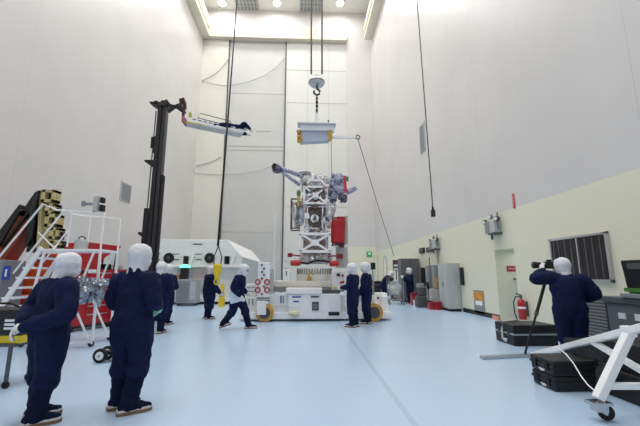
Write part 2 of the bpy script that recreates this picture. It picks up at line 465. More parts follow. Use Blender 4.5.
def person(label, loc, head_dir, J=None, head_yaw=0.0, head_pitch=0.0, scale=1.0, vox=.017, gm=None, curl=.6, root_rot=None, face=False, seed=1.0, handdir=None, group='people in navy cleanroom coveralls', fold=.012, g=1.12, hs=1.06):
    j = dict(pel=(0, 0, .95), chest=(0, .02, 1.28), neck=(0, .0, 1.5), head=(0, .03, 1.685),
             hl=(-.095, 0, .93), hr=(.095, 0, .93), kl=(-.11, .03, .50), kr=(.11, .03, .50), al=(-.115, -.02, .09), ar=(.115, -.02, .09),
             sl=(-.19, -.01, 1.43), sr=(.19, -.01, 1.43), el=(-.29, -.04, 1.15), er=(.29, -.04, 1.15), wl=(-.27, .1, .92), wr=(.27, .1, .92), fl=0.15, fr=-0.15)
    j.update(J or {})
    for k in j:
        if isinstance(j[k], tuple): j[k] = V(j[k])
    hy = j['head']; Rh = M.Rotation(head_yaw, 3, 'Z') @ M.Rotation(head_pitch, 3, 'X')
    sideax = (j['sr'] - j['sl']).normalized(); hipax = (j['hr'] - j['hl']).normalized()
    # --- the body: one skin surface from head to ankles
    bm = bmesh.new()
    P, R = seg([j['pel'] - (j['chest'] - j['pel']) * .1, j['pel'] + (j['chest'] - j['pel']) * .4, j['chest'], j['neck']], [(.14, .1), (.13, .09), (.16, .1), (.07, .06)])
    loft(bm, P, R, sideax)
    loft(bm, [j['neck'] - (hy - j['neck']) * .2, hy], [.055, .055])
    tmp = B(); tmp.bm = bm
    n0 = len(bm.verts)
    tmp.ell((0, 0, 0), (.074, .096, .115)); tmp.ell((0, .02, -.055), (.055, .072, .07)); tmp.ell((0, .1, -.018), (.014, .022, .026)); tmp.ell((0, .092, -.068), (.026, .012, .01))
    tmp.ell((-.077, 0, -.01), (.01, .018, .03)); tmp.ell((.077, 0, -.01), (.01, .018, .03))
    bm.verts.ensure_lookup_table()
    for v in list(bm.verts)[n0:]: v.co = hy + Rh @ v.co
    for a in 'lr':
        P, R = seg([j['h' + a], j['k' + a], j['a' + a]], [.085, .055, .04]); loft(bm, P, R, hipax)
        P, R = seg([j['s' + a], j['e' + a], j['w' + a]], [.055, .042, .028]); loft(bm, P, R, sideax)
    me = remesh(bm, max(vox, .014), 2)
    me.materials.clear(); me.materials.append(skinm); me.name = 'person'
    root = bpy.data.objects.new('person', me); C.objects.link(root)
    root.location = loc; root.scale = (scale,) * 3
    if root_rot is not None: root.rotation_euler = root_rot
    else: root.rotation_euler = (0, 0, math.atan2(head_dir[1], head_dir[0]) - PI / 2)
    tag(root, label, 'person', group)
    # --- coverall
    bm = bmesh.new()
    d = (j['chest'] - j['pel'])
    G = lambda L_: [tuple(v * g for v in r) if isinstance(r, tuple) else r * g for r in L_]
    P, R = seg([j['pel'] - d * .28, j['pel'], j['pel'] + d * .5, j['chest'], j['chest'].lerp(j['neck'], .6), j['neck'] + (j['neck'] - j['chest']) * .02],
               G([(.15, .13), (.195, .155), (.19, .145), (.215, .15), (.195, .125)]) + [(.1, .1)])
    loft(bm, P, R, sideax, 18)
    for a in 'lr':
        hp, kn, an = j['h' + a], j['k' + a], j['a' + a]
        low = kn.lerp(an, .2)
        P, R = seg([hp, hp.lerp(kn, .5), kn, low], [.135 * g, .122 * g, .1 * (g + 1) / 2, .112 * (g + 1) / 2]); loft(bm, P, R, hipax)
        sh, el, wr = j['s' + a], j['e' + a], j['w' + a]
        inn = sh.lerp(j['chest'], .25)
        P, R = seg([inn, sh, sh.lerp(el, .5), el, el.lerp(wr, .6), wr], G([.09, .098, .088, .08, .066, .05])); loft(bm, P, R, sideax)
    me = remesh(bm, vox, 3); wrinkle(me, fold, 7.5, seed, .75)
    child('coverall', me, navy, root)
    # --- boots with a sole and a pale welt
    for a, sg in (('l', -1), ('r', 1)):
        kn, an = j['k' + a], j['a' + a]
        fy = j['f' + a]; fwd = V((-math.sin(fy), math.cos(fy), 0)); 
        shin = (an - kn).normalized(); tilt = j.get('t' + a, 0.0)
        bm = bmesh.new()
        P, R = seg([kn.lerp(an, .08), kn.lerp(an, .35), kn.lerp(an, .75), an], [.082, .09, .086, .078]); loft(bm, P, R, hipax)
        Rf = M.Rotation(fy, 3, 'Z') @ M.Rotation(-tilt, 3, 'X')
        base = V((an.x, an.y, an.z - .09))
        f = lambda q: an + Rf @ (V(q) - V((0, 0, .09)))
        loft(bm, [f((0, -.05, .065)), f((0, .03, .075)), f((0, .12, .06)), f((0, .2, .05))], [(.05, .05), (.055, .06), (.056, .046), (.046, .032)], Rf @ V((1, 0, 0)))
        me = remesh(bm, vox * .85, 2); wrinkle(me, fold * .8, 11, seed + 3, .8)
        bt = child('boot', me, navyb, root)
        out = [(-.034, -.1), (-.044, -.04), (-.042, .05), (-.052, .13), (-.045, .19), (-.02, .222), (.02, .222), (.045, .19), (.052, .13), (.042, .05), (.044, -.04), (.034, -.1)]
        for nm, z0, z1, gr, mm in (('sole', 0, .034, 1.0, solem), ('welt', .034, .056, .98, weltm)):
            b = B(); b.prism([f((x * gr * 1.25, y * gr * 1.08, z0)) for x, y in out], Rf @ V((0, 0, z1 - z0)))
            o = b.make(nm, mm, None); o.parent = bt
    # --- hood, with the gap for the eyes cut out, and a face mask
    bm = bmesh.new(); tmp = B(); tmp.bm = bm
    tmp.ell((0, -.008, .015), (.118, .134, .125)); tmp.ell((0, -.005, .05), (.113, .125, .095)); tmp.ell((0, .0, -.06), (.112, .124, .1))
    for v in bm.verts: v.co = hy + Rh @ V((v.co.x * hs, v.co.y * hs, v.co.z * (1 + (hs - 1) * .35)))
    loft(bm, [hy + Rh @ V((0, 0, -.05)), hy.lerp(j['neck'], .6), j['neck'] - (hy - j['neck']) * .12], [(.112, .118), (.104, .104), (.108, .104)], sideax)
    me = remesh(bm, .013, 2); wrinkle(me, .0085, 13, seed + 7, .8)
    bm = bmesh.new(); bm.from_mesh(me)
    inv = Rh.transposed()
    kill = []
    for fc in bm.faces:
        q = inv @ (fc.calc_center_median() - hy)
        if q.y > .06 and -.03 < q.z < .045 and abs(q.x) < .068 * hs: kill.append(fc)
    bmesh.ops.delete(bm, geom=kill, context='FACES'); bm.to_mesh(me); bm.free()
    hd = child('hood', me, hoodm, root)
    md = hd.modifiers.new('thick', 'SOLIDIFY'); md.thickness = .004; md.offset = -1
    if face:
        b = B()
        b.ell((0, .085 * hs, -.06), (.075, .062, .055), amp=.1, fr=30)
        for v in b.bm.verts: v.co = hy + Rh @ v.co
        o = b.make('face_mask', hoodm, None, True); o.parent = root
        for sx in (-1, 1):
            b = B(); b.ell((sx * .032, .088, .012), (.014, .01, .009), 10, 6)
            for v in b.bm.verts: v.co = hy + Rh @ v.co
            o = b.make('eye', eyem, None, True); o.parent = root
    # --- gloves
    for a, sg in (('l', -1), ('r', 1)):
        wr = j['w' + a]; d = (handdir or {}).get(a)
        d = V(d).normalized() if d else (wr - j['e' + a]).normalized()
        pn = V((sg, 0, 0)) if (handdir or {}).get('n' + a) is None else V(handdir['n' + a])   # back of the hand faces outwards
        z = (pn - d * pn.dot(d)).normalized(); x = d.cross(z)
        gl = bpy.data.objects.new('glove', hand_mesh(curl, sg)); C.objects.link(gl); gl.parent = root
        mt = M((( x.x, d.x, z.x, wr.x), (x.y, d.y, z.y, wr.y), (x.z, d.z, z.z, wr.z), (0, 0, 0, 1)))
        gl.matrix_local = mt @ M.Translation((0, .03, 0)) @ M.Scale(1.25, 4)
        gl.data.materials.clear(); gl.data.materials.append(glovem)
        gl.material_slots[0].link = 'OBJECT'; gl.material_slots[0].material = gm or glovem
    return root
def low(v, z=.9): return v

person('person in navy coverall and white hood, hands clasped behind back', (-2.68, 3.98, 0), (.55, .83),
       dict(chest=(0, .04, 1.28), neck=(0, .05, 1.48), head=(.02, .1, 1.65), sl=(-.2, .03, 1.42), sr=(.2, .03, 1.42), wl=(-.06, -.24, 1.05), wr=(.09, -.27, 1.0), el=(-.32, -.08, 1.14), er=(.36, .0, 1.12),
            kl=(-.11, .02, .5), al=(-.12, .02, .09), ar=(.13, -.09, .09), kr=(.12, -.01, .5), fl=-.35, fr=-.4),
       head_yaw=.2, scale=.945, vox=.014, seed=2, curl=.7, g=1.2, fold=.015, handdir=dict(l=(.1, -.5, -.75), r=(-.85, -.25, -.25), nl=(-.6, -.8, .2), nr=(0, -1, .3)))
person('person seen from behind in navy coverall, tall white hood, mint green glove', (-1.93, 4.2, 0), (.22, .975),
       dict(wl=(-.08, .24, 1.06), wr=(.19, .18, 1.1), el=(-.27, -.03, 1.15), er=(.285, -.06, 1.18), fl=-.65, fr=-.75, al=(-.12, .04, .09), ar=(.09, -.07, .09)),
       scale=.99, vox=.014, gm=mint, seed=5, curl=1.2, g=1.08, fold=.017)
person('person with back turned beside black mast, nearer of the pair', (-3.72, 9.4, 0), (.1, 1),
       dict(wl=(-.1, .28, 1.1), wr=(.16, .26, 1.1), el=(-.3, .0, 1.15), er=(.32, -.02, 1.15), kl=(-.16, .03, .5), al=(-.2, 0, .09)), seed=8, scale=.98, g=1.3)
person('person mostly hidden behind the colleague by the black mast', (-4.14, 11.0, 0), (.3, .8),
       dict(wl=(-.12, .3, 1.1), wr=(.1, .3, 1.1), el=(-.28, .05, 1.15), er=(.28, .05, 1.15)), seed=11, scale=.97, vox=.02, g=1.3)
person('person in navy coverall standing under the yellow crane hook', (-3.22, 12.35, 0), (.8, .5),
       dict(wr=(.2, .3, .9), er=(.27, .06, 1.13), wl=(-.15, .34, 1.0), el=(-.27, .08, 1.15)), seed=14, scale=.97, vox=.02, head_pitch=-.2, face=True, g=1.42)
P5 = person('person walking to the right holding a white paper, head bowed', (-1.85, 10.05, 0), (1, -.12),
       dict(pel=(0, 0, .92), hl=(-.09, .01, .9), hr=(.09, -.01, .9), kl=(-.1, .2, .53), al=(-.1, .33, .09), kr=(.1, -.06, .5), ar=(.1, -.34, .14), tr=-.35,
            chest=(0, .06, 1.25), neck=(0, .09, 1.46), head=(0, .17, 1.62), sl=(-.19, .07, 1.39), sr=(.19, .07, 1.39), er=(.27, -.04, 1.12), wr=(.23, .14, .92), el=(-.27, .0, 1.12), wl=(-.2, .2, .98)),
       head_pitch=-.35, seed=17, hs=1.12, face=True, vox=.017, scale=.99)
person('person standing in profile by the dolly, left of the close pair', (1.42, 10.3, 0), (-.75, .5),
       dict(wl=(-.14, .3, 1.12), wr=(.12, .28, 1.15), el=(-.25, .02, 1.14), er=(.25, .02, 1.14)), seed=20, hs=1.24, face=True, head_pitch=-.12, scale=.975)
person('person right of the close pair by the tan dolly wheel, glove hanging down', (1.93, 10.95, 0), (-.8, .35),
       dict(wl=(-.22, .16, .88), el=(-.27, .03, 1.13), wr=(.2, .22, 1.0)), seed=23, hs=1.24, face=True, scale=1.0, head_pitch=-.1)
person('distant person bending over a cart, back towards the far wall', (4.34, 18.9, 0), (.8, -.35),
       dict(pel=(0, -.1, .93), chest=(0, .08, 1.2), neck=(0, .24, 1.38), head=(0, .36, 1.5), sl=(-.19, .19, 1.33), sr=(.19, .19, 1.33), el=(-.26, .3, 1.08), er=(.26, .3, 1.08), wl=(-.15, .5, .98), wr=(.15, .5, .98), hl=(-.095, -.1, .91), hr=(.095, -.1, .91)),
       head_pitch=-.5, seed=26, vox=.024, g=1.3)
person('distant person standing beside the tall grey cabinet, hands raised to chest', (5.5, 18.3, 0), (-1, -.15),
       dict(wl=(-.1, .34, 1.33), wr=(.12, .32, 1.3), el=(-.27, .08, 1.15), er=(.27, .08, 1.15)), seed=29, hs=1.2, vox=.024, face=True, scale=.99, g=1.25)
PH = person('person seen from behind holding a camera at face height', (4.5, 5.92, 0), (.42, .9),
       dict(pel=(0, 0, .94), head=(-.02, .09, 1.66), neck=(0, .06, 1.49), wl=(-.3, .3, 1.57), el=(-.48, .06, 1.42), sl=(-.22, .02, 1.45), er=(.4, -.02, 1.17), wr=(.22, .2, 1.06), sr=(.23, .02, 1.41), kl=(-.105, .02, .5), al=(-.12, 0, .09), kr=(.105, .02, .5), ar=(.12, 0, .09)),
       head_yaw=.5, head_pitch=-.1, seed=32, vox=.014, scale=.97, g=1.28, curl=1.0, handdir=dict(l=(.1, .5, .85), nl=(-.5, -.6, 0)))

# the one lying on the lift platform: body turned prone
PA, PB = V((-4.25, 12.0, 6.9)), V((-2.46, 12.95, 6.9))
pdir = (PB - PA).normalized(); pnor = V((-pdir.y, pdir.x, 0))
ph = math.atan2(pdir.y, pdir.x)
Rp = M.Rotation(ph - PI / 2, 4, 'Z') @ M.Rotation(-PI / 2 + .1, 4, 'X')
feet = PB - pdir * 1.5 - pnor * .02 + V((0, 0, -.03))
person('person in navy coverall lying prone at the end of the raised platform', feet, (1, 0),
       dict(head=(0, -.12, 1.66), neck=(0, -.03, 1.5), wl=(-.2, .1, 1.72), wr=(.2, .02, 1.75), el=(-.3, .02, 1.48), er=(.32, -.1, 1.5), kl=(-.12, .0, .5), tl=.9, tr=.9),
       head_pitch=.9, root_rot=Rp.to_euler(), seed=35, vox=.02)

# ------------------------------------------------------------------ mast lift on the left
T = thing('mast_lift', 'black mast lift with a raised platform near the left wall', 'lift', (-5.15, 12.1, 0))
b = B(); b.box((-5.75, 11.7, .12), (-4.6, 12.9, .62)); b.box((-5.5, 11.9, .62), (-4.75, 12.6, .95)); b.make('chassis', black, T, bev=.03)
for x in (-5.75, -4.75):
    for y in (11.9, 12.7):
        b = B(); b.lathe((x, y, .2), [(.12, 0), (.2, .01), (.2, .14), (.12, .15)], (1, 0, 0)); b.make('wheel', blackr, T, True)
b = B(); b.box((-5.31, 12.0, .6), (-5.17, 12.3, 7.62)); b.box((-5.33, 11.97, 7.45), (-5.0, 12.33, 7.58)); b.make('mast', black, T, bev=.01)
b = B(); b.box((-5.15, 12.02, .6), (-5.02, 12.28, 7.5)); b.make('inner_mast', mat('mast_charcoal', (44, 44, 47), .4), T, bev=.01)
b = B(); b.box((-5.01, 12.05, .6), (-4.95, 12.25, 4.9)); b.make('mast_rail', blackr, T)
b = B(); b.box((-5.47, 11.98, .6), (-5.31, 12.28, 3.7)); b.make('outer_mast', black, T, bev=.01)
b = B(); b.tube([(-5.42, 12.1, 1.2), (-5.4, 12.1, 7.3)], .022); b.make('lift_chain', steelc, T)
for z in (7.35, 5.15, 2.6):
    b = B(); b.prism([(-5.31, 12.02, z), (-5.62, 12.02, z + .22), (-5.62, 12.02, z + .28), (-5.31, 12.02, z + .28)], (0, .25, 0)); b.make('mast_bracket', black, T)
b = B(); b.box((-5.36, 12.0, 5.7), (-5.31, 12.2, 6.3)); b.lathe((-5.44, 12.1, 5.9), [(.05, 0), (.05, .4)]); b.make('valve_block', blackr, T)
b = B(); b.cyl((-5.22, 12.1, 7.62), (-5.04, 12.1, 7.62), .1); b.make('chain_pulley', blackr, T, True); b = B(); b.cyl((-5.46, 12.1, 7.6), (-5.38, 12.1, 7.6), .1); b.make('chain_pulley', blackr, T, True)
q = [at(x, y, 12.1) for x, y in ((165, 104), (176, 106), (186, 101), (187, 112), (168, 112), (178, 103))]
b = B(); b.bar(q[0], q[3] + V((-.1, 0, .1)), .1, .1); b.bar(q[4], q[1], .1, .1); b.bar(q[1], at(182, 104, 12.1), .1, .09); b.bar(at(166, 100, 12.1), at(172, 108, 12.1), .09); b.bar(q[1], at(185, 113, 12.1), .1, .12); b.make('jib_arm', black, T, bev=.01)
b = B(); b.tube([at(x, y, 12.05) for x, y in ((183, 116), (184.5, 106), (182.5, 98.5), (180.6, 99), (181, 107), (185, 113))], .055); b.make('jib_fork', black, T, True)
b = B(); b.tube([at(x, y, 11.98) for x, y in ((183, 113), (186, 108), (185.5, 103), (183.4, 98))], .03); b.make('hydraulic_hose', mat('hose_maroon', (110, 40, 52), .5), T, True)
# platform
up = V((0, 0, 1)); hw = .24
def pl(a, n, z): return PA + pdir * a + pnor * n + up * z
L = (PB - PA).length
b = B(); b.hexa([pl(0, -hw, -.13), pl(L, -hw, -.13), pl(L, hw, -.13), pl(0, hw, -.13), pl(0, -hw, -.1), pl(L, -hw, -.1), pl(L, hw, -.1), pl(0, hw, -.1)]); b.make('platform_deck', greyl, T)
for sgn in (-1, 1):
    n0, n1 = sgn * hw, sgn * (hw - .03)
    b = B(); b.hexa([pl(0, n0, -.14), pl(L, n0, -.14), pl(L, n1, -.14), pl(0, n1, -.14), pl(0, n0, .05), pl(L, n0, .05), pl(L, n1, .05), pl(0, n1, .05)]); sp = b.make('side_panel', whitew, T)
    b = B()
    for k in range(9):
        a = .15 + k * .19; n2 = sgn * (hw + .004)
        b.hexa([pl(a, n2, -.01), pl(a + .13, n2, -.01), pl(a + .13, n0, -.01), pl(a, n0, -.01), pl(a, n2, .025), pl(a + .13, n2, .025), pl(a + .13, n0, .025), pl(a, n0, .025)])
    b.make('panel_slots', greyd, sp)
    b = B(); b.tube([pl(.35, n1, .05), pl(.4, n1, .3), pl(1.5, n1, .26), pl(1.6, n1, .05)], .016); b.make('hand_rail', steelc, T)
b = B(); b.box(pl(.02, -.22, .05), pl(.16, -.1, .24)); b.make('control_box', mat('green_yellow_box', (170, 180, 50), .5), T)
b = B(); b.box(pl(-.16, -.2, -.14), pl(0, .2, .1)); b.make('platform_mount', mat('mount_red', (150, 84, 96), .5), T)
b = B(); b.tube([pl(-.05, -.25, -.15), pl(L * .3, -.25, -.13)], .02); b.make('safety_strip', yellow, T)

# ------------------------------------------------------------------ orange machine with folded sections
T = thing('boom_lift', 'orange boom lift with stacked pale yellow box sections by left wall', 'lift', (-7.6, 10.3, 0))
def bl(x, y, Y=10.0): return at(x, y, Y)
b = B(); b.prism([bl(-6, 252), bl(20, 208), bl(33, 214), bl(14, 246), bl(-2, 270)], (0, .45, 0)); b.make('orange_boom', mat('burnt_orange', (150, 66, 38), .5, var=.15, vs=5), T, bev=.02)
b = B(); b.prism([bl(-6, 237), bl(19, 204), bl(24, 206), bl(3, 240)], (0, .55, 0)); b.bar(bl(-4, 250, 9.9), bl(20, 210, 9.9), .08); b.bar(bl(2, 247, 9.95), bl(28, 213, 9.95), .07); b.make('boom_cover', black, T, bev=.02)
b = B(); b.prism([bl(19, 215), bl(35, 192), bl(40, 190), bl(36, 250), bl(26, 252), bl(30, 220)], (0, .5, 0))
for k in range(6): b.tube([bl(27 + k, 246 - k * 2, 9.96), bl(30 + k, 220 - k * 3, 9.9), bl(36 + k * .6, 196 - k, 9.96)], .045)
b.make('hose_carrier', black, T, True)
b = B(); b.prism([bl(39, 190), bl(44, 190), bl(41, 222), bl(40, 250), bl(32, 250), bl(36, 215)], (0, .6, 0)); b.make('mast_spine', creamblk, T, bev=.015)
for (x0, y0, x1, y1) in ((40, 189.5, 57, 202), (44, 203.5, 57.5, 213.5), (43.5, 214, 60, 226.5), (48, 227.5, 61, 239), (49, 240.5, 63, 248)):
    c0 = bl(x0, y1, 9.9); c1 = bl(x1 - 2.5, y0, 9.9); t_ = .085
    b = B()
    for (xa, xb, za, zb_) in ((c0.x, c1.x, c0.z, c0.z + t_), (c0.x, c1.x, c1.z - t_, c1.z), (c0.x, c0.x + t_ * 1.3, c0.z, c1.z), (c1.x - t_ * .8, c1.x, c0.z, c1.z)): b.box((xa, 9.9, za), (xb, 10.2, zb_))
    s_ = b.make('box_section', creamblk, T, bev=.008)
    b = B(); b.box((c0.x + .1, 10.05, c0.z + .08), (c1.x - .06, 10.2, c1.z - .08)); b.cyl((c0.x + .25, 9.98, (c0.z + c1.z) / 2), (c0.x + .25, 10.15, (c0.z + c1.z) / 2), .06); b.make('section_core', blackr, s_)
b = B(); b.box((-8.6, 9.95, .3), (-6.95, 11.2, .95)); b.box((-8.4, 10.0, .95), (-7.0, 11.1, 1.62)); b.make('orange_chassis', orange, T, bev=.05)
b = B(); b.box((-7.6, 10.25, 1.62), (-6.95, 10.8, 2.05)); b.make('turntable_cover', orange, T, bev=.08)
for x in (-8.3, -7.35):
    for y in (9.88, 11.15):
        b = B(); b.lathe((x, y, .3), [(.15, 0), (.3, .02), (.3, .2), (.15, .22)], (0, 1, 0)); b.make('wheel', blackr, T, True)
# grey machine at the edge
T = thing('control_cabinet', 'grey cabinet with a blue framed panel at left edge', 'cabinet', (-7.6, 9.0, 0))
b = B(); b.box((-8.6, 9.0, .1), (-7.35, 9.7, 1.82)); b.make('housing', mat('blue_grey_paint', (130, 136, 146), .45), T, bev=.02)
b = B(); b.box((-8.6, 9.05, 0), (-7.4, 9.65, .1)); b.make('plinth', black, T)
c0 = at(2, 280, 8.99); c1 = at(11, 266, 8.99)
b = B(); b.box((c0.x, 8.975, c0.z), (c1.x, 9.0, c1.z)); f_ = b.make('blue_panel', blue, T)
b = B(); b.box((c0.x + .06, 8.968, c0.z + .08), (c1.x - .06, 8.976, c1.z - .08)); b.make('panel_window', paper, f_)
b = B()
for k in range(3): b.box((-7.75, 8.985, 1.1 + k * .22), (-7.45, 9.0, 1.14 + k * .22))
b.make('vent_slots', greyd, T)

# ------------------------------------------------------------------ white rolling stairs
T = thing('rolling_stairs', 'white rolling stairs with platform and handrails, left foreground', 'stairs', (-5.2, 8.1, 0))
Y0, Y1 = 7.75, 8.45
def both(fn):
    for Y in (Y0, Y1): fn(Y)
def q(x, y, Y, Yr=Y0): p = at(x, y, Yr); return V((p.x, Y, p.z))
for Y in (Y0, Y1):
    b = B(); b.bar(q(42, 247.5, Y), q(-4, 314, Y), .045, .09); b.make('stringer', whitew, T)
    b = B(); b.tube([q(100.5, 250, Y), q(104.5, 213.5, Y), q(57, 210, Y), q(43, 204, Y), q(-14, 273, Y)], .02); b.tube([q(67, 247, Y), q(72, 211, Y)], .017); b.tube([q(42, 247, Y), q(62, 228, Y)], .0); 
    b.make('handrail', whitew, T, True)
    b = B(); b.bar(q(100.5, 250, Y), q(92, 344, Y), .04); b.make('leg', whitew, T)
    b = B(); b.bar(q(94, 252, Y), q(73, 303, Y), .032); b.bar(q(73, 303, Y), q(89, 341, Y), .032); b.make('brace', whitew, T)
    b = B(); b.bar(q(45, 250, Y), q(20, 340, Y), .04); b.make('rear_leg', whitew, T)
    b = B(); b.bar(q(20, 341, Y), q(91, 342, Y), .04); b.make('base_rail', whitew, T)
    for (x, y) in ((91, 344), (21, 343)):
        p = q(x, y, Y); c = V((p.x, Y, .065))
        b = B(); b.lathe(c - V((0, .018, 0)), [(.03, 0), (.062, .004), (.062, .032), (.03, .036)], (0, 1, 0)); b.bar(c, V((p.x, Y, p.z)), .03); b.make('caster', blackr, T, True)
a0 = q(42, 248, Y0); a1 = q(101, 250, Y0)
b = B(); b.box((a0.x, Y0, a0.z - .07), (a1.x, Y1, a0.z - .02)); b.make('platform', whitew, T, bev=.008)
b = B()
for (x, y) in ((61, 228),): b.tube([q(62, 229, Y0 + .2), q(36, 262, Y0 + .2)], .017)
b.tube([q(38, 232, Y0), q(58, 252, Y0)], .012); b.make('cross_brace', whitew, T)
P_, Q_ = q(42, 248, Y0), q(-4, 314, Y0)
for k in range(1, 7):
    c = P_.lerp(Q_, k / 6.5)
    b = B(); b.box((c.x - .12, Y0, c.z - .02), (c.x + .14, Y1, c.z + .02)); b.make('tread', whitew, T, bev=.005)
# things on and around the stairs
zpl = a0.z - .02
c = at(81, 246, 8.05); c.z = zpl
T = thing('canister', 'small silver canister with handle on the stairs platform', 'canister', c)
b = B(); b.lathe(c, [(.11, 0), (.13, .01), (.13, .19), (.11, .22), (.05, .235)]); b.make('body', alu, T, True)
b = B(); b.tube([c + V((-.07, 0, .2)), c + V((-.07, 0, .27)), c + V((0, 0, .31)), c + V((.07, 0, .27)), c + V((.07, 0, .2))], .014); b.make('handle', blackr, T, True)
b = B(); b.cyl(c + V((-.13, -.02, .03)), c + V((-.17, -.02, .03)), .02); b.make('spout', greyd, T)
c = at(67.5, 246, 8.05); c.z = zpl
b = B(); b.lathe(c, [(.03, 0), (.04, .01), (.045, .11), (.04, .115)]); tag(b.make('cup', red, None, True, shift=c), 'tiny red cup beside the canister on the stairs', 'cup')
c = at(95, 213, Y0); 
T = thing('camera_monitor', 'grey monitor on an arm clamped to the stairs handrail', 'monitor', c)
b = B(); b.box(at(92, 211, 7.72), at(98.5, 196, 7.72) + V((0, .1, 0))); b.make('screen_back', greyl, T, bev=.01)
b = B(); b.box(at(99.5, 202.5, 7.7), at(103, 197, 7.7) + V((0, .12, 0))); b.box(at(98.5, 211, 7.7), at(103, 204.5, 7.7) + V((0, .12, 0))); b.make('battery_pack', blackr, T, bev=.015)
b = B(); b.bar(at(82, 204, 7.75), at(92, 204, 7.75), .05); b.box(at(81, 206, 7.72), at(84, 201, 7.72) + V((0, .06, 0))); b.make('arm', grey, T)
b = B(); b.bar(at(94, 213.2, 7.76), at(94, 210, 7.76), .03); b.make('clamp', greyd, T)
c = at(87, 289, 7.55)
b = B(); b.ell(c, (.3, .18, .23), 60, 40, amp=.7, fr=9); b.ell(c + V((.24, .02, -.06)), (.1, .12, .24), 30, 22, amp=.6, fr=9); b.ell(c + V((-.05, 0, -.17)), (.08, .08, .15), 20, 16, amp=.5, fr=8)
tag(b.make('plastic_bundle', foilbag, None, False, shift=c), 'crumpled silver plastic bundle hung on the stairs brace', 'bundle')

# ------------------------------------------------------------------ red tool chest
c0 = V((-5.95, 9.5, 0)); dv = V((.36, .933, 0)).normalized(); dn = V((dv.y, -dv.x, 0))     # dn looks to the aisle
T = thing('tool_chest', 'long red tool chest with open lid behind the stairs', 'tool chest', c0 + dv * .95)
def tc(a, n, z): return c0 + dv * a - dn * n + up * z
def tbox(b, a0_, a1_, n0, n1, z0, z1):
    b.hexa([tc(a0_, n0, z0), tc(a1_, n0, z0), tc(a1_, n1, z0), tc(a0_, n1, z0), tc(a0_, n0, z1), tc(a1_, n0, z1), tc(a1_, n1, z1), tc(a0_, n1, z1)]); return b
tbox(B(), 0, 1.9, 0, .8, .14, 1.6).make('cabinet_body', red, T, bev=.015)
tbox(B(), .02, 1.88, .02, .78, .08, .14).make('base_rail', black, T)
for a in (.15, 1.75):
    for n in (.1, .7):
        p = tc(a, n, .06); b = B(); b.lathe(p - dv * .025, [(.03, 0), (.06, .004), (.06, .046), (.03, .05)], dv); b.make('caster', blackr, T, True)
for k in range(6):
    z0 = .24 + k * .22
    for (aa, ab) in ((.42, 1.1), (1.14, 1.84)):
        d_ = tbox(B(), aa, ab, -.018, 0, z0, z0 + .2).make('drawer', red, T, bev=.006)
        tbox(B(), aa + .04, ab - .04, -.034, -.018, z0 + .15, z0 + .178).make('drawer_pull', alu, d_)
tbox(B(), .04, .38, -.012, 0, .2, 1.3).make('side_door', red, T, bev=.006)
tbox(B(), .05, .24, -.016, -.002, 1.5, 1.58).make('badge', black, T)
tbox(B(), .36, .6, -.022, -.002, 1.5, 1.6).make('label_plate', paper, T)
b = B(); b.prism([tc(a, 0, z) for a, z in ((0, 1.6), (.02, 1.77), (.3, 2.33), (1.35, 2.3), (1.3, 2.24), (.85, 1.95), (.62, 1.6))], -dn * .8); b.make('lid', red, T, bev=.01)
for (a, n) in ((.8, .06), (1.0, .5), (1.2, .06)):
    b = B(); b.tube([tc(a, n, 1.6), tc(a + .05, n, 2.0 + (a - .8) * .5)], .018); b.make('gas_strut', blackr, T)
tbox(B(), .66, 1.82, .06, .74, 1.6, 1.615).make('tray_liner', black, T)
for k, (a, n) in enumerate(((1.25, .2), (1.55, .35), (.95, .12))):
    b = tbox(B(), a, a + .22, n, n + .2, 1.615, 1.7 + .03 * k); tag(b.make('parts_box', (paper, greyl, blackp)[k], None, shift=tc(a, n, 1.615)), ('white carton inside the open red tool chest', 'grey carton inside the open red tool chest', 'black carton inside the open red tool chest')[k], 'box')

# ------------------------------------------------------------------ hand cart lying by the second person, and the bag at the edge
T = thing('hand_truck', 'low black hand truck with white wheel hubs lying on floor', 'hand truck', (-3.2, 6.5, 0))
b = B(); b.box((-3.39, 6.42, .12), (-2.98, 6.56, .17)); b.bar((-3.0, 6.46, .15), (-2.98, 6.56, .15), .03); b.make('toe_plate', black, T)
b = B(); b.tube([(-3.05, 6.45, .15), (-2.86, 6.45, .14), (-2.74, 6.5, .14), (-2.74, 6.64, .14), (-2.86, 6.69, .14), (-3.05, 6.69, .15)], .018); b.make('handle', black, T, True)
for y in (6.37, 6.6):
    b = B(); b.lathe((-3.41, y - .03, .115), [(.07, 0), (.115, .006), (.115, .054), (.07, .06)], (0, 1, 0)); w_ = b.make('wheel', blackr, T, True)
    b = B(); b.lathe((-3.41, y - .036, .115), [(.066, 0), (.07, .012), (.07, .06), (.066, .072)], (0, 1, 0)); b.make('hub', paper, w_, True)
    b = B(); b.lathe((-3.41, y - .042, .115), [(.018, 0), (.018, .084)], (0, 1, 0)); b.make('axle_cap', grey, w_, True)
T = thing('equipment_stand', 'dark metal stand at the left edge behind first person', 'stand', (-4.35, 5.2, 0))
b = B(); b.box((-4.75, 5.0, .52), (-3.78, 5.5, .56)); b.make('shelf', greyd, T)
for x in (-4.72, -3.86):
    for y in (5.04, 5.42):
        b = B(); b.bar((x, y, .08), (x, y, .52), .035); b.make('leg', greyd, T)
        b = B(); b.lathe((x, y - .015, .045), [(.02, 0), (.045, .003), (.045, .027), (.02, .03)], (0, 1, 0)); b.bar((x, y, .045), (x, y, .1), .02); b.make('caster', blackr, T, True)
T = thing('tool_case', 'black tool case with yellow band standing on the dark stand', 'case', (-4.2, 5.2, .56))
b = B(); b.box((-4.7, 5.02, .56), (-3.72, 5.46, .66)); b.make('yellow_band', yellow, T, bev=.01)
b = B(); b.box((-4.7, 5.0, .66), (-3.72, 5.48, 1.0)); b.make('shell', blackp, T, bev=.03)
b = B()
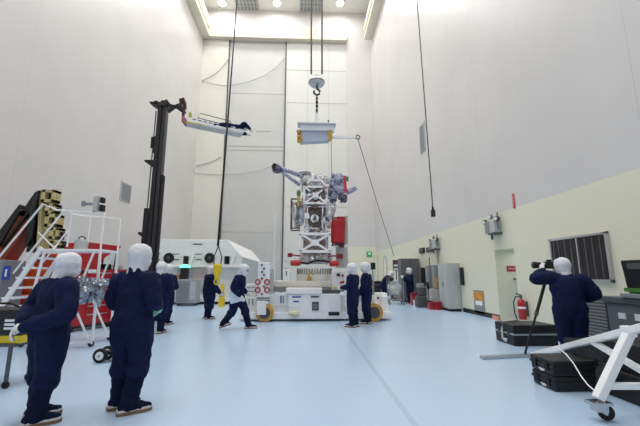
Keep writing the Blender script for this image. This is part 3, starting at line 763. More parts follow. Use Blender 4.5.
for k in range(3): b.box((-3.95, 4.99, .74 + .05 * k), (-3.78, 5.0, .77 + .05 * k))
b.make('label_lines', paper, T)
b = B(); b.tube([(-4.4, 5.24, 1.0), (-4.38, 5.24, 1.06), (-4.1, 5.24, 1.06), (-3.96, 5.24, 1.0)], .015); b.make('carry_handle', blackr, T, True)

# ------------------------------------------------------------------ wall grilles
for (X, y0, y1, z0, z1, nm) in ((LX, 18.85, 19.95, 5.45, 6.5, 'grey louvered vent high on the left white wall'), (RX, 17.35, 18.15, 8.0, 9.6, 'grey louvered vent high on the right white wall')):
    s_ = 1 if X < 0 else -1
    T = thing('wall_vent', nm, 'air vent', (X, (y0 + y1) / 2, z0))
    B().box((X, y0, z0), (X + s_ * .05, y1, z1)).make('vent_frame', greyl, T)
    b = B()
    for k in range(12):
        z = z0 + .06 + (z1 - z0 - .12) * k / 12
        b.box((X + s_ * .05, y0 + .06, z), (X + s_ * .07, y1 - .06, z + .05))
    b.make('vent_louvers', grey, T)

# ------------------------------------------------------------------ big white transport container
cY0, cY1 = 18.5, 27.0
T = thing('transport_container', 'large white container with sloping roof ends and two round black ports', 'container', (-5.4, cY0, 0))
xl, xr = -8.15, -3.18
prof = [(xl, 2.36), (xl + .75, 3.27), (xr - .82, 3.27), (xr, 2.36)]
def extr(b, poly, y0, y1): return b.prism([(x, y0, z) for x, z in poly], (0, y1 - y0, 0))
extr(B(), prof, cY0, cY1).make('roof', white, T, bev=.03)
b = B(); b.box((xl + .02, cY0 + .02, 1.93), (xr - .06, cY0 + .5, 2.36)); b.make('upper_panel', offw, T)
b = B(); b.box((xl - .1, cY0 - .12, 1.84), (xr, cY0 + .5, 1.93)); b.make('ledge', white, T, bev=.01)
b = B(); b.box((xl + .02, cY0 + .3, .3), (xr - .06, cY1, 1.93)); b.make('body', offw, T)
b = B(); b.box((xr - .06, cY0 + .02, .3), (xr - .02, cY1, 2.36)); b.make('side_wall', greyl, T)
b = B(); b.box((xl - .1, cY0 - .15, .12), (xr + .02, cY1, .3)); b.make('base_frame', white, T, bev=.02)
for k in range(5):
    for x in (xl + .3, xr - .3):
        y = cY0 + .2 + k * 2
        b = B(); b.lathe((x - .05, y, .09), [(.06, 0), (.09, .005), (.09, .095), (.06, .1)], (1, 0, 0)); b.make('caster', blackr, T, True)
for px in (168.7, 209.6):
    c = at(px, 258, cY0)
    b = B(); b.lathe((c.x, cY0 + .05, c.z), [(.2, -.1), (.25, -.1), (.27, -.05), (.27, 0)], (0, 1, 0)); p_ = b.make('round_port', blackr, T, True)
    b = B(); b.lathe((c.x, cY0 - .05, c.z), [(.06, -.03), (.08, -.02), (.08, .02)], (0, 1, 0)); b.make('port_hub', greyd, p_, True)
for px in (186, 227):
    c = at(px, 260, cY0)
    b = B(); b.box((c.x - .13, cY0 - .02, c.z - .2), (c.x + .13, cY0 + .02, c.z + .2)); w_ = b.make('small_window', glass, T)
    b = B(); b.bar((c.x + .22, cY0 - .06, c.z - .32), (c.x + .42, cY0 - .06, c.z + .46), .12, .05); b.make('tilted_strut', paper, T)
for px in (157, 176, 199):
    c = at(px, 257, cY0)
    for dz in (-.16, .12): B().box((c.x - .16, cY0 + .0, c.z + dz), (c.x + .16, cY0 + .02, c.z + dz + .05)).make('vent_slit', greyd, T)
B().box((-5.8, cY0 - .012, 3.0), (-5.3, cY0, 3.06)).make('name_strip', greyd, T)
b = B(); b.box((-6.6, cY0 + .27, .5), (-5.2, cY0 + .3, 1.75)); b.make('side_hatch', greyl, T)
b = B(); b.box((-5.75, cY0 + .25, .95), (-4.9, cY0 + .28, 1.8)); b.make('pink_curtain', pinkw, T)
T = thing('air_unit', 'grey ventilated air unit standing before the white container', 'air unit', (-5.8, 17.7, 0))
b = B(); b.box((-6.12, 17.4, .12), (-5.12, 18.0, 1.25)); b.make('cabinet', mat('unit_grey', (160, 163, 166), .45), T, bev=.02)
b = B()
for k in range(14): b.box((-6.08, 17.38, .22 + k * .07), (-5.5, 17.4, .25 + k * .07))
b.make('louvers', grey, T)
b = B(); b.box((-5.44, 17.385, .3), (-5.18, 17.4, 1.15)); b.make('access_door', greyl, T)
for x in (-6.0, -5.25):
    for y in (17.5, 17.9):
        b = B(); b.lathe((x - .03, y, .06), [(.04, 0), (.06, .004), (.06, .056), (.04, .06)], (1, 0, 0)); b.make('caster', blackr, T, True)
c = V((-5.85, 17.7, 1.25))
T = thing('status_light', 'dark box with a glowing green top on the air unit', 'lamp', c)
b = B(); b.box(c + V((-.17, -.15, 0)), c + V((.17, .15, .55))); b.make('housing', blackp, T, bev=.01)
b = B(); b.lathe(c + V((0, 0, .55)), [(.24, 0), (.26, .03), (.2, .12), (.08, .16)]); b.make('green_lens', greeng, T, True)
c = V((-6.15, 17.6, 1.25))
b = B(); b.box(c + V((-.12, -.1, 0)), c + V((.1, .1, .22))); tag(b.make('tan_box', brass, None, bev=.01, shift=c), 'small tan box beside the green light on the air unit', 'box')
T = thing('caution_sign', 'tall yellow folding floor sign between the two people', 'sign', (-3.83, 17.0, 0))
b = B(); b.hexa([(-3.96, 16.85, 0), (-3.7, 16.85, 0), (-3.7, 16.88, 0), (-3.96, 16.88, 0), (-3.91, 16.98, 1.05), (-3.75, 16.98, 1.05), (-3.75, 17.0, 1.05), (-3.91, 17.0, 1.05)]); b.make('front_panel', yellow, T)
b = B(); b.hexa([(-3.96, 17.15, 0), (-3.7, 17.15, 0), (-3.7, 17.12, 0), (-3.96, 17.12, 0), (-3.91, 17.02, 1.05), (-3.75, 17.02, 1.05), (-3.75, 17.0, 1.05), (-3.91, 17.0, 1.05)]); b.make('rear_panel', yellow, T)
b = B(); b.box((-3.88, 16.89, .45), (-3.78, 16.9, .72)); b.make('symbol', black, T)

# ------------------------------------------------------------------ crane rope with yellow hook
rp0, rp1 = at(237, 0, 12.3), at(218.5, 246, 12.3)
T = thing('crane_rope', 'long dark crane rope with slings and yellow wrapped hook', 'rope', rp1)
top = rp0 + (rp0 - rp1) * ((CZ - rp0.z) / (rp0.z - rp1.z))
b = B(); b.tube([rp1, rp0, top], .024); b.tube([rp1 + V((-.05, .03, 0)), rp0 + V((-.0, .03, 0)), top], .02); b.make('hoist_rope', black, T, True)
h0 = at(217.5, 265, 11.95)
for dx in (-.14, .13):
    b = B(); b.tube([rp1, rp1.lerp(h0, .6) + V((dx, 0, 0)), h0 + V((dx * .8, 0, 0))], .02); b.make('sling', black, T, True)
b = B(); b.box(h0 + V((-.13, -.08, -.3)), h0 + V((.14, .08, .04))); b.box(h0 + V((-.07, -.1, -.48)), h0 + V((.08, .06, -.25))); b.make('hook_wrap', yellow, T, bev=.05)
b = B(); b.ring(h0 + V((0, 0, -.55)), .08, .03, (0, 1, 0)); b.make('hook', yellow, T, True)

# ------------------------------------------------------------------ spacecraft on its rotating stand
SX, SY = .38, 12.95
T = thing('spacecraft', 'spacecraft in silver blankets with white cross frames on the white stand', 'spacecraft', (SX, SY, 1.5))
SC = T
FYs = 12.3
def mp(px): return at(px, 218, FYs).x
def mz(py): return at(315, py, FYs).z
def xframe(name, x0, x1, y0, y1, z0, z1, r, crossr=None):
    b = B(); cr = crossr or r * .8
    X = (x0, x1); Yv = (y0, y1)
    for x in X:
        for y in Yv: b.bar((x, y, z0), (x, y, z1), r, up=(0, 1, 0))
    for z in (z0, z1):
        for y in Yv: b.bar((x0 - r / 2, y, z), (x1 + r / 2, y, z), r)
        for x in X: b.bar((x, y0, z), (x, y1, z), r)
    for y in Yv[:1]:
        b.bar((x0, y, z0), (x1, y, z1), cr, up=(0, 1, 0)); b.bar((x0, y, z1), (x1, y, z0), cr, up=(0, 1, 0))
    for x in X:
        b.bar((x, y0, z0), (x, y1, z1), cr, up=(1, 0, 0)); b.bar((x, y0, z1), (x, y1, z0), cr, up=(1, 0, 0))
    for y in Yv: b.box(((x0 + x1) / 2 - r * 1.4, y - r * .45, (z0 + z1) / 2 - r * 1.1), ((x0 + x1) / 2 + r * 1.4, y + r * .45, (z0 + z1) / 2 + r * 1.1))
    return b.make(name, whitew, SC, bev=.006)
xframe('upper_frame', mp(304), mp(327), 12.36, 13.5, mz(203), mz(186.5), .075)
xframe('lower_frame', mp(300.5), mp(329.5), 12.3, 13.55, mz(251.5), mz(234), .095)
b = B(); ax_, az = mp(315.3), mz(174)
for y in (12.36, 13.5):
    b.bar((mp(304), y, mz(186.5)), (ax_, y, az), .065, up=(0, 1, 0)); b.bar((mp(327), y, mz(186.5)), (ax_, y, az), .065, up=(0, 1, 0))
    b.bar((mp(309), y, mz(180)), (mp(321.5), y, mz(180)), .07)
b.bar((ax_, 12.36, az), (ax_, 13.5, az), .08); b.make('apex_frame', whitew, SC)
b = B(); b.lathe((SX, SY, mz(186)), [(.5, 0), (.52, .1), (.5, .38), (.44, .52), (.2, .6)], n=40); b.make('top_drum', foil, SC, True)
for c_, r_ in (((mp(306), 12.7, mz(177)), (.24, .3, .25)), ((mp(325), 12.75, mz(179)), (.2, .3, .3)), ((mp(304.5), 12.65, mz(170.5)), (.26, .22, .1))):
    b = B(); b.ell(c_, r_, 24, 16, .3, 4); b.make('blanket_bundle', foil, SC, True)
b = B(); b.box((mp(305.5), 12.5, mz(233)), (mp(326), 13.4, mz(186))); b.make('core_body', mat('pale_blanket', (190, 172, 166), .35, metal=.45, bump=1.0, bs=16, cell=True, dist=.05, var=.3, vs=8), SC, bev=.03)
b = B(); b.box((mp(308), 12.44, mz(226)), (mp(321.5), 12.5, mz(207))); rp_ = b.make('radiator_panel', brownp, SC, bev=.01)
c = V((mp(314.8), 12.43, mz(218)))
b = B(); b.lathe(c, [(.15, 0), (.15, -.05), (.09, -.06)], (0, 1, 0)); rr = b.make('round_port', whitew, SC, True)
b = B(); b.lathe(c + V((0, -.06, 0)), [(.06, 0), (.06, -.012), (.03, -.013)], (0, 1, 0)); b.make('port_centre', grey, rr, True)
b = B()
for (x, y0_, y1_) in ((304.5, 205, 232), (307, 206, 228), (322.5, 206, 230), (326, 204, 232)): b.bar((mp(x), 12.42, mz(y1_)), (mp(x + .4), 12.42, mz(y0_)), .05)
for (y_) in (206, 228, 231): b.bar((mp(303), 12.41, mz(y_)), (mp(327), 12.41, mz(y_)), .04)
b.make('harness_tubes', whitew, SC)
# blanketed boxes, pipes and small equipment all around the core
random.seed(11)
eq = [foil, copper, greyl, whitew, foil, whitew, lavd, brownp, MATS['brushed_aluminium'], mat('pink_tape', (214, 176, 176), .5), mat('teal_part', (84, 120, 118), .5)]
for nm, mats_, n in (('equipment_box', eq, 30),):
    for k in range(95):
        x = random.uniform(301, 329.5); y = random.uniform(184, 234)
        if 307.5 < x < 322 and 206 < y < 227: continue
        s_ = random.uniform(.035, .095)
        c = V((mp(x), 12.44 + random.uniform(-.05, .05), mz(y)))
        b = B(); b.box(c - V((s_, .08, s_ * random.uniform(.6, 1.8))), c + V((s_, .06, s_)), Euler((0, random.uniform(-.5, .5), random.uniform(-.3, .3))).to_matrix()); b.make(nm, random.choice(mats_), SC, bev=.012)
mat('harness_dark', (84, 66, 70), .5)
for k in range(16):
    x = random.uniform(302, 328); y = random.uniform(188, 228)
    p = V((mp(x), 12.34 + random.uniform(0, .1), mz(y)))
    b = B(); b.tube([p, p + V((random.uniform(-.15, .15), -.04, random.uniform(-.2, .1))), p + V((random.uniform(-.25, .25), 0, random.uniform(-.4, .1)))], .014, 6); b.make('wire_harness', MATS['harness_dark'], SC, True)
# left sensor box in a dark frame
b = B()
x0, x1, z0, z1 = mp(290.8), mp(299), mz(227.5), mz(198)
for x in (x0, x1):
    for y in (12.5, 13.2): b.bar((x, y, z0), (x, y, z1), .045)
for z in (z0, z1):
    for y in (12.5, 13.2): b.bar((x0, y, z), (x1, y, z), .045)
    for x in (x0, x1): b.bar((x, 12.5, z), (x, 13.2, z), .045)
b.make('side_frame', mat('bronze_frame', (96, 74, 66), .45, metal=.2), SC)
b = B(); b.ell(((x0 + x1) / 2, 12.8, (z0 + z1) / 2 + .1), (.12, .25, .42), 26, 20, .35, 5); b.ell(((x0 + x1) / 2 + .05, 12.75, z0 + .3), (.09, .2, .26), 20, 14, .4, 6); b.make('wrapped_sensor', foil, SC, True)
b = B(); b.ell((mp(302), 12.5, mz(213)), (.12, .14, .3), 20, 14, .4, 5); b.ell((mp(301), 12.5, mz(220)), (.1, .12, .2), 20, 14, .4, 5); b.make('blue_wrap', lav, SC, True)
b = B(); b.box((mp(297), 12.45, mz(206)), (mp(300), 12.7, mz(190))); b.make('tan_bracket', mat('tan_tape', (196, 164, 110), .6), SC, bev=.02)
b = B(); b.ell((mp(298.5), 12.5, mz(192)), (.07, .1, .14), 14, 10, .3, 6); b.make('olive_wrap', mat('olive_wrap', (112, 122, 92), .6), SC, True)
# the wrapped boom to the left
e0, e1 = at(301, 181, 12.5), at(277.5, 169, 12.15)
b = B(); b.tube([e0 + V((0, 0, .2)), e1 + V((.1, 0, .04))], .085, 10, .075); b.tube([e0 + V((-.05, 0, -.15)), e1 + V((.2, 0, -.14))], .07, 10, .06); b.tube([e0 + V((-.2, .2, .05)), e1 + V((.1, .1, -.05))], .05); b.make('boom_arm', lav, SC, True)
b = B(); b.ell(e1 + V((-.02, 0, 0)), (.18, .2, .17), 26, 18, .25, 6); b.make('boom_head', lavd, SC, True)
b = B(); b.lathe(e1 + V((-.1, -.16, .02)), [(.11, 0), (.13, -.04), (.09, -.06), (.07, -.04)], (-.6, .8, 0)); b.make('lens_ring', blackr, SC, True)
# the wrapped instrument at the right
b = B(); b.ell(at(337, 181, 12.4), (.2, .22, .26), 30, 22, .35, 5); b.ell(at(333, 184, 12.4), (.13, .2, .28), 24, 18, .3, 5); b.ell(at(339, 190, 12.35), (.28, .22, .2), 30, 20, .35, 5); 
rs = random.Random(5)
for k in range(16):
    b.ell(at(rs.uniform(331, 345), rs.uniform(175, 197), 12.3), (rs.uniform(.05, .11), .12, rs.uniform(.06, .14)), 16, 12, .5, 8)
b.make('wrapped_instrument', lav, SC, True)
b = B(); b.ell(at(343, 198, 12.3), (.16, .18, .17), 26, 18, .4, 5); b.ell(at(331, 192, 12.4), (.13, .15, .2), 22, 16, .35, 6); b.ell(at(340, 177, 12.45), (.1, .12, .16), 22, 16, .4, 6); 
for k in range(12):
    b.ell(at(rs.uniform(330, 346), rs.uniform(178, 202), 12.26), (rs.uniform(.03, .08), .1, rs.uniform(.04, .1)), 14, 10, .5, 8)
b.make('dark_wrap', lavd, SC, True)
b = B(); b.tube([at(346, 193, 12.35), at(351, 190.5, 12.3), at(356.3, 187.5, 12.25)], .1, 12, .09); b.make('instrument_tube', lav, SC, True)
b = B(); b.bar(at(345.5, 193, 12.1), at(345, 176, 12.15), .09, .02, up=(0, 1, 0)); b.make('red_streamer', mat('red_streamer_cloth', (205, 44, 66), .6), SC)
b = B(); b.box(at(346, 181, 12.12), at(348.5, 176.5, 12.12) + V((0, .05, 0))); b.make('green_tag', mat('green_tag', (60, 130, 90), .6), SC)
b = B(); b.ell(at(331.5, 207, 12.45), (.16, .2, .36), 26, 20, .25, 5); b.ell(at(329, 215, 12.4), (.12, .16, .2), 22, 16, .4, 6); b.make('side_blanket', foil, SC, True)
# red covered tank and its backing panel
b = B(); b.box(at(345, 244, 12.75), at(347.6, 216, 12.75) + V((0, .1, 0))); b.box(at(332, 246, 12.78), at(345, 217, 12.78) + V((0, .06, 0))); b.make('backing_panel', greyl, SC)
c0, c1 = at(337.5, 243, 12.45), at(338.5, 220, 12.45)
b = B(); b.lathe(c0, [(.2, 0), (.25, .02), (.25, (c1 - c0).length - .04), (.2, (c1 - c0).length)], c1 - c0, 22); b.box(at(337, 222, 12.4), at(345, 216.5, 12.4) + V((0, .3, 0))); b.make('red_cover', redd, SC, True, bev=.01)
b = B(); b.box(at(339, 247, 12.4), at(344, 242, 12.4) + V((0, .25, 0))); b.tube([at(332, 246, 12.4), at(334, 242, 12.35), at(340, 246, 12.4)], .03); b.make('pipe_fittings', mat('dark_fitting', (90, 40, 44), .5), SC)
# inner lower part
b = B(); b.lathe((SX, SY, mz(255)), [(.38, 0), (.42, .1), (.42, .6), (.36, .68)], n=28); b.make('lower_core', MATS['pale_blanket'], SC, True)
b = B(); b.lathe((mp(314.8), 12.55, mz(240)), [(.2, -.1), (.22, -.05), (.14, .0)], (0, 1, 0)); b.make('thruster', foil, SC, True)
b = B(); b.box((mp(311), 12.28, mz(246)), (mp(319), 12.34, mz(241.5))); b.make('white_label', paper, SC)
# mess of fittings between the frame and the ring
b = B()
for k in range(22):
    a = k * 2 * PI / 22; r = random.uniform(.4, .62)
    c = V((SX + math.cos(a) * r, SY + math.sin(a) * r, mz(258) + random.uniform(-.1, .1)))
    b.ell(c, (.09, .09, random.uniform(.08, .16)), 12, 8, .3, 6)
b.make('ring_blankets', foil, SC, True)
b = B(); b.lathe((SX, SY, mz(263)), [(.5, 0), (.5, .3)], n=28); b.make('neck_ring', greyl, SC, True)
b = B(); b.tube([at(300, 262.5, 12.2), at(307, 263.5, 12.15), at(316, 260.5, 12.15), at(325, 261, 12.15), at(331, 262.5, 12.2)], .035); b.make('black_cable', blackr, SC, True)
for (xa, xb, y, nm) in ((290.5, 301, 263, 0), (329.5, 339, 263.5, 1)):
    p, q_ = at(xa, y, 12.2), at(xb, y, 12.2)
    b = B(); b.lathe(p, [(.07, 0), (.1, .03), (.1, (q_ - p).length - .08), (.06, (q_ - p).length)], q_ - p, 18); b.make('red_end_cover', mat('red_cap_%d' % nm, (186, 44, 40), .45), SC, True)
b = B(); b.box(at(287.5, 257, 12.4), at(292.3, 253, 12.4) + V((0, .12, 0))); b.bar(at(292, 255, 12.45), at(301, 256, 12.45), .05); b.make('red_clamp', mat('dark_red', (140, 26, 40), .5), SC)
b = B(); b.box(at(337.5, 258.5, 12.4), at(343, 254, 12.4) + V((0, .12, 0))); b.bar(at(330, 256, 12.45), at(338, 256, 12.45), .05); b.make('red_clamp', MATS['dark_red'], SC)
b = B(); b.box(at(336, 268, 12.6), at(347.5, 247, 12.6) + V((0, .06, 0))); b.make('lower_panel', greyl, SC)

# stand (dolly) carrying it
T = thing('spacecraft_dolly', 'wide white wheeled dolly carrying the spacecraft', 'dolly', (.4, 12.6, 0))
D = T
b = B(); n = 28
b.lathe((SX, SY, mz(274.5)), [(.62, 0), (.62, .16), (.58, .2)], n=36); ring_ = b.make('adapter_ring', beige, D, True)
b = B()
for k in range(40):
    a = 2 * PI * k / 40; c = V((SX + .63 * math.cos(a), SY + .63 * math.sin(a), mz(274)))
    b.tube([c, c + V((0, 0, .2))], .018, 6)
b.make('ring_bolts', grey, ring_)
b = B(); b.lathe((SX, SY, mz(282)), [(.68, 0), (.68, mz(274.5) - mz(282))], n=40); b.make('pedestal', offw, D, True)
b = B(); b.box(at(307, 282, 12.15), at(310.5, 276, 12.15) + V((0, .12, 0)), Euler((0, .5, 0)).to_matrix()); b.tube([at(308, 276, 12.1), at(311, 272, 12.1), at(314, 275, 12.1)], .025); b.make('brass_valve', brass, D, bev=.01)
z0, z1 = at(310, 287, 12).z, at(310, 281, 12).z
b = B(); b.box((at(274, 284, 12).x, 12.0, z0), (at(339, 284, 12).x, 12.25, z1)); b.box((at(274, 284, 12).x, 13.7, z0), (at(339, 284, 12).x, 13.95, z1))
for px in (275, 300, 334): x = at(px, 284, 12).x; b.box((x, 12.25, z0), (x + .25, 13.7, z1))
b.make('cross_beam', beige, D, bev=.015)
b = B(); x0, x1 = at(270, 290, 11.8).x, at(341, 290, 11.8).x; b.box((x0, 11.95, .9), (x1, 13.9, z0)); b.make('turntable_base', mat('shaded_steel', (150, 148, 142), .6), D)
b = B(); b.pbox(289, 294, 341, 319, 11.5, .3); cp = b.make('control_panel', whitew, D, bev=.02)
b = B(); b.pbox(286, 288, 322, 294, 11.45, .5); b.make('top_cover', whitew, D, bev=.02)
b = B(); b.pbox(322, 290, 340, 293.5, 11.6, .5); b.make('louver_box', greyd, D)
b = B(); b.pbox(312, 301.8, 318.8, 310.5, 11.47, .03); v_ = b.make('fan_grille', greyd, D)
c = at(315.3, 306.5, 11.46)
b = B(); b.ring(c, .07, .012, (0, 1, 0)); b.ring(c, .035, .01, (0, 1, 0)); b.make('fan_ring', grey, v_)
b = B(); b.pbox(292.3, 296.2, 301, 297.6, 11.485, .015); b.make('blue_line', blue, D); b = B(); b.pbox(293, 300.8, 299, 302.2, 11.485, .015); b.make('blue_line', blue, D); b = B(); b.pbox(311, 296, 319, 297.6, 11.485, .015); b.make('name_strip', greyd, D)
b = B(); b.pbox(288.5, 294.8, 303, 307, 11.49, .012); b.make('instruction_sheet', paper, D)
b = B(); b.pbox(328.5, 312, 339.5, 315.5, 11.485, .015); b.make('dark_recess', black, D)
b = B(); b.pbox(328.5, 299, 338.5, 311.5, 11.485, .015); b.make('document_pouch', paper, D)
b = B(); b.ell(at(294, 313.5, 11.42), (.16, .07, .1), 18, 12, .3, 7); b.make('cream_bag', mat('cream_plastic', (222, 214, 176), .4, bump=.6, bs=20), D, True)
b = B(); b.box((at(242, 300, 12).x, 11.6, .06), (at(388, 300, 12).x, 13.6, .28)); b.make('base_frame', whitew, D, bev=.02)
b = B(); b.pbox(268.5, 294, 289, 306, 11.62, .1); b.make('side_plate', offw, D, bev=.008); b = B(); b.pbox(268.5, 306.5, 289, 318.5, 11.64, .1); b.make('side_plate', offw, D, bev=.008); b = B(); b.pbox(341, 295, 375, 318.5, 11.66, .1); b.make('side_plate', offw, D, bev=.008)
b = B(); b.pbox(280.3, 295.8, 281.6, 303.2, 11.6, .02); b.pbox(283, 295.8, 283.7, 303.2, 11.6, .02); b.make('blue_stripe', blue, D)
b = B(); b.pbox(344.5, 293, 348, 307, 11.6, .03); b.make('hanging_sheet', paper, D)
# jack columns at both ends
for (xa, xb, yb, yt, Yc) in ((257.5, 269.5, 301, 262.5, 11.5), (377, 387.5, 306, 293, 11.92)):
    b = B(); b.pbox(xa, yt, xb, yb, Yc, .45); col = b.make('jack_column', whitew, D, bev=.02)
    if yt < 280:
        for (x, y) in ((257.8, 282), (267, 282), (257.8, 290), (267, 290)):
            c = at(x, y, Yc - .01); b = B(); b.ring(c, .075, .022, (0, 1, 0), 20); b.make('red_ring', red, col, True)
        b = B()
        for k, y in enumerate((265, 268.5, 272, 275, 278.5, 286.5, 294)): b.cyl(at(262 + (k % 2) * 2, y, Yc), at(262 + (k % 2) * 2, y, Yc) + V((0, -.02, 0)), .035, 12)
        b.pbox(256.5, 297.5, 270, 298.6, Yc - .02, .02); b.pbox(256.5, 300.3, 270, 301.2, Yc - .02, .02); b.make('column_marks', greyd, col)
        b = B(); b.pbox(269.5, 269, 273, 300, Yc + .15, .3); b.make('column_flank', greyl, col)
    else:
        b = B(); b.pbox(377, 297, 379, 299, Yc - .015, .02); b.pbox(382, 300, 384, 302, Yc - .015, .02); b.make('column_marks', greyd, col)
for (px, py, Yc) in ((264.5, 311.5, 11.42), (374.5, 312, 11.36)):
    c = at(px, py, Yc); r = .28
    b = B(); b.lathe((c.x, Yc, r), [(r * .62, 0), (r, .02), (r, .2), (r * .62, .22)], (0, 1, 0), 32); w_ = b.make('wheel', woodc, D, True)
    b = B(); b.lathe((c.x, Yc - .01, r), [(r * .2, -.012), (r * .64, -.004), (r * .64, .22), (r * .2, .24)], (0, 1, 0), 28); h_ = b.make('wheel_rim', greyd, w_, True)
b = B(); b.pbox(256.5, 301, 266, 315, 11.33, .08); b.make('wheel_guard', whitew, D, bev=.015)
b = B(); b.pbox(382, 296, 388.5, 318.5, 11.7, .4); b.make('wheel_guard', whitew, D, bev=.03)
b = B(); b.pbox(243, 297, 257, 318, 11.75, .5); b.pbox(246, 284, 256, 296, 12.0, .4); b.make('end_box', offw, D, bev=.02)
b = B()
for k in range(3): b.pbox(245 + k * 3.5, 299 , 246 + k * 3.5, 305, 11.73, .02)
b.pbox(247, 287, 255, 287.8, 11.98, .02); b.pbox(247, 291, 255, 291.8, 11.98, .02); b.make('end_box_marks', grey, D)
zt_ = at(286, 281, 12).z
T = thing('battery_box', 'narrow white box with dark slot standing on the dolly beam, left', 'box', (at(286, 281, 12).x, 12.12, z1))
b = B(); b.box((at(283, 275, 12).x, 12.02, z1), (at(289.5, 275, 12).x, 12.22, at(286, 269, 12).z)); b.make('shell', whitew, T, bev=.012)
b = B(); b.pbox(286, 271, 286.8, 275.5, 12.0, .02); b.make('slot', black, T)
b = B(); b.cyl(at(286, 269, 12.1), at(286, 268, 12.1), .03); b.make('top_knob', black, T)
T = thing('electronics_cabinet', 'white electronics box with dials at right end of the dolly', 'electronics', (at(339, 292, 11.7).x, 11.9, z0))
b = B(); b.pbox(332, 270.5, 345.5, 292, 11.7, .28); b.make('shell', offw, T, bev=.015)
b = B(); b.pbox(336.5, 273.5, 340, 276, 11.68, .02); b.make('meter', glass, T)
b = B()
for (x, y) in ((342.5, 275.5), (343, 282), (341, 282.5)): b.cyl(at(x, y, 11.7), at(x, y, 11.7) + V((0, -.03, 0)), .04, 12)
b.make('red_dial', red, T)
b = B(); b.pbox(333, 287, 337, 288.6, 11.69, .02); b.make('yellow_label', yellow, T)
b = B()
for k in range(6): b.pbox(335 + k * 1.6, 290, 336 + k * 1.6, 291.3, 11.69, .02)
b.make('connectors', black, T)
# slim pole left of the spacecraft
p = at(274, 284, 13.8); p.z = 0
T = thing('slim_pole', 'slim white vertical pole behind the dolly left of spacecraft', 'pole', p)
b = B(); b.tube([p + V((0, 0, .05)), V((p.x, p.y, at(274, 212, 13.8).z))], .045, 10); b.make('tube', whitew, T, True)
b = B(); b.lathe(p, [(.2, 0), (.2, .04), (.05, .07)]); b.make('base_plate', grey, T, True)

# ------------------------------------------------------------------ hoist and the lifting fixture
hb = at(316.7, 82.5, 12.4)
T = thing('crane_hook_block', 'round crane hook block with chain hanging above the spacecraft', 'crane hook', hb)
for px in (311.3, 322):
    p = at(px, 74, 12.4); b = B(); b.tube([p, V((at(px, 0, 12.4).x, 12.4, at(px, 0, 12.4).z)), V((p.x, 12.4, CZ))], .035); b.make('hoist_rope', steelc, T, True)
b = B(); b.lathe(hb, [(.12, -.15), (.24, -.13), (.3, -.06), (.31, .0), (.3, .06), (.24, .12), (.1, .15)], n=28); b.make('block_body', alu, T, True)
b = B(); b.lathe(hb, [(.315, -.03), (.318, 0), (.315, .03)], n=28); b.make('block_band', grey, T, True)
for dx in (-.2, -.07, .07, .2):
    b = B(); b.cyl(hb + V((dx, -.2, -.085)), hb + V((dx, -.26 + abs(dx) * .3, -.085)), .035, 10); b.make('bolt', greyd, T, True)
b = B(); b.box(hb + V((-.12, -.08, .15)), hb + V((.12, .08, .32))); b.make('rope_anchor', whitew, T, bev=.02)
hk = at(316.8, 91, 12.4)
b = B(); b.tube([hk + V((.0, 0, .2)), hk + V((.02, 0, .08)), hk + V((.12, 0, 0)), hk + V((.1, 0, -.12)), hk + V((0, 0, -.17)), hk + V((-.1, 0, -.1)), hk + V((-.11, 0, 0))], .045); b.make('hook', greyd, T, True)
p0, p1 = at(316.9, 95.5, 12.4), at(316.8, 113, 12.4)
N = 9
for k in range(N):
    c = p0.lerp(p1, (k + .5) / N); hl = (p0 - p1).length / N * .5
    b = B(); b.bar(c + V((0, 0, hl * .9)), c - V((0, 0, hl * .9)), .09 if k % 2 else .05, .05 if k % 2 else .11); b.ring(c, hl * .62, .022, (0, 1, 0) if k % 2 else (1, 0, 0), 14, 6); b.make('chain_link', blackr if 1 < k < 6 else greyd, T)
b = B(); b.bar(at(316.8, 122.5, 12.4), at(316.8, 112.5, 12.4), .14, .07); b.make('shackle', whitew, T)
T = thing('lifting_fixture', 'pale blue lifting fixture with side arm hanging from crane hook', 'lifting fixture', at(315, 132, 12.4))
b = B(); b.pbox(297.5, 122, 336, 124.2, 12.0, .4); b.make('top_bar', alu, T, bev=.01)
b = B(); b.pbox(300, 124.2, 334.5, 130.5, 12.04, .3); b.make('upper_beam', mat('pale_beam', (214, 219, 226), .35), T, bev=.015)
b = B(); b.hexa([at(300, 142.5, 12.1), at(329, 141, 12.1), at(329, 141, 12.1) + V((0, .25, 0)), at(300, 142.5, 12.1) + V((0, .25, 0)), at(301, 130.5, 12.1), at(331, 130, 12.1), at(331, 130, 12.1) + V((0, .25, 0)), at(301, 130.5, 12.1) + V((0, .25, 0))]); b.make('lower_beam', mat('blue_grey_beam', (176, 186, 202), .4), T, bev=.015)
b = B()
for (x, y) in ((298.5, 132), (299.5, 137), (300.5, 141)): b.lathe(at(x, y, 12.1), [(.06, 0), (.08, -.05), (.05, -.09)], (0, 1, 0), 12)
b.box(at(297.2, 141, 12.15), at(301.8, 129.5, 12.15) + V((0, .2, 0))); b.make('brass_fitting', brass, T)
b = B(); b.box(at(328.5, 140, 12.02), at(332, 130, 12.02) + V((0, .15, 0))); b.make('strap_anchor', brass, T)
b = B(); b.bar(at(331.5, 137.5, 12.2), at(355.5, 137.3, 12.2), .08, .09); b.make('side_arm', whitew, T)
b = B(); b.ring(at(357.8, 137.2, 12.2), .075, .022, (0, 1, 0)); b.make('arm_ring', greyd, T, True)
b = B(); b.cyl(at(328.5, 122, 12.3), at(328.5, 120.3, 12.3), .03); b.make('lug', greyd, T)
b = B(); b.tube([at(331, 138, 12.0), at(331.5, 156, 12.1), at(331.6, 176, 12.3)], .018); b.make('yellow_strap', yellw, T)
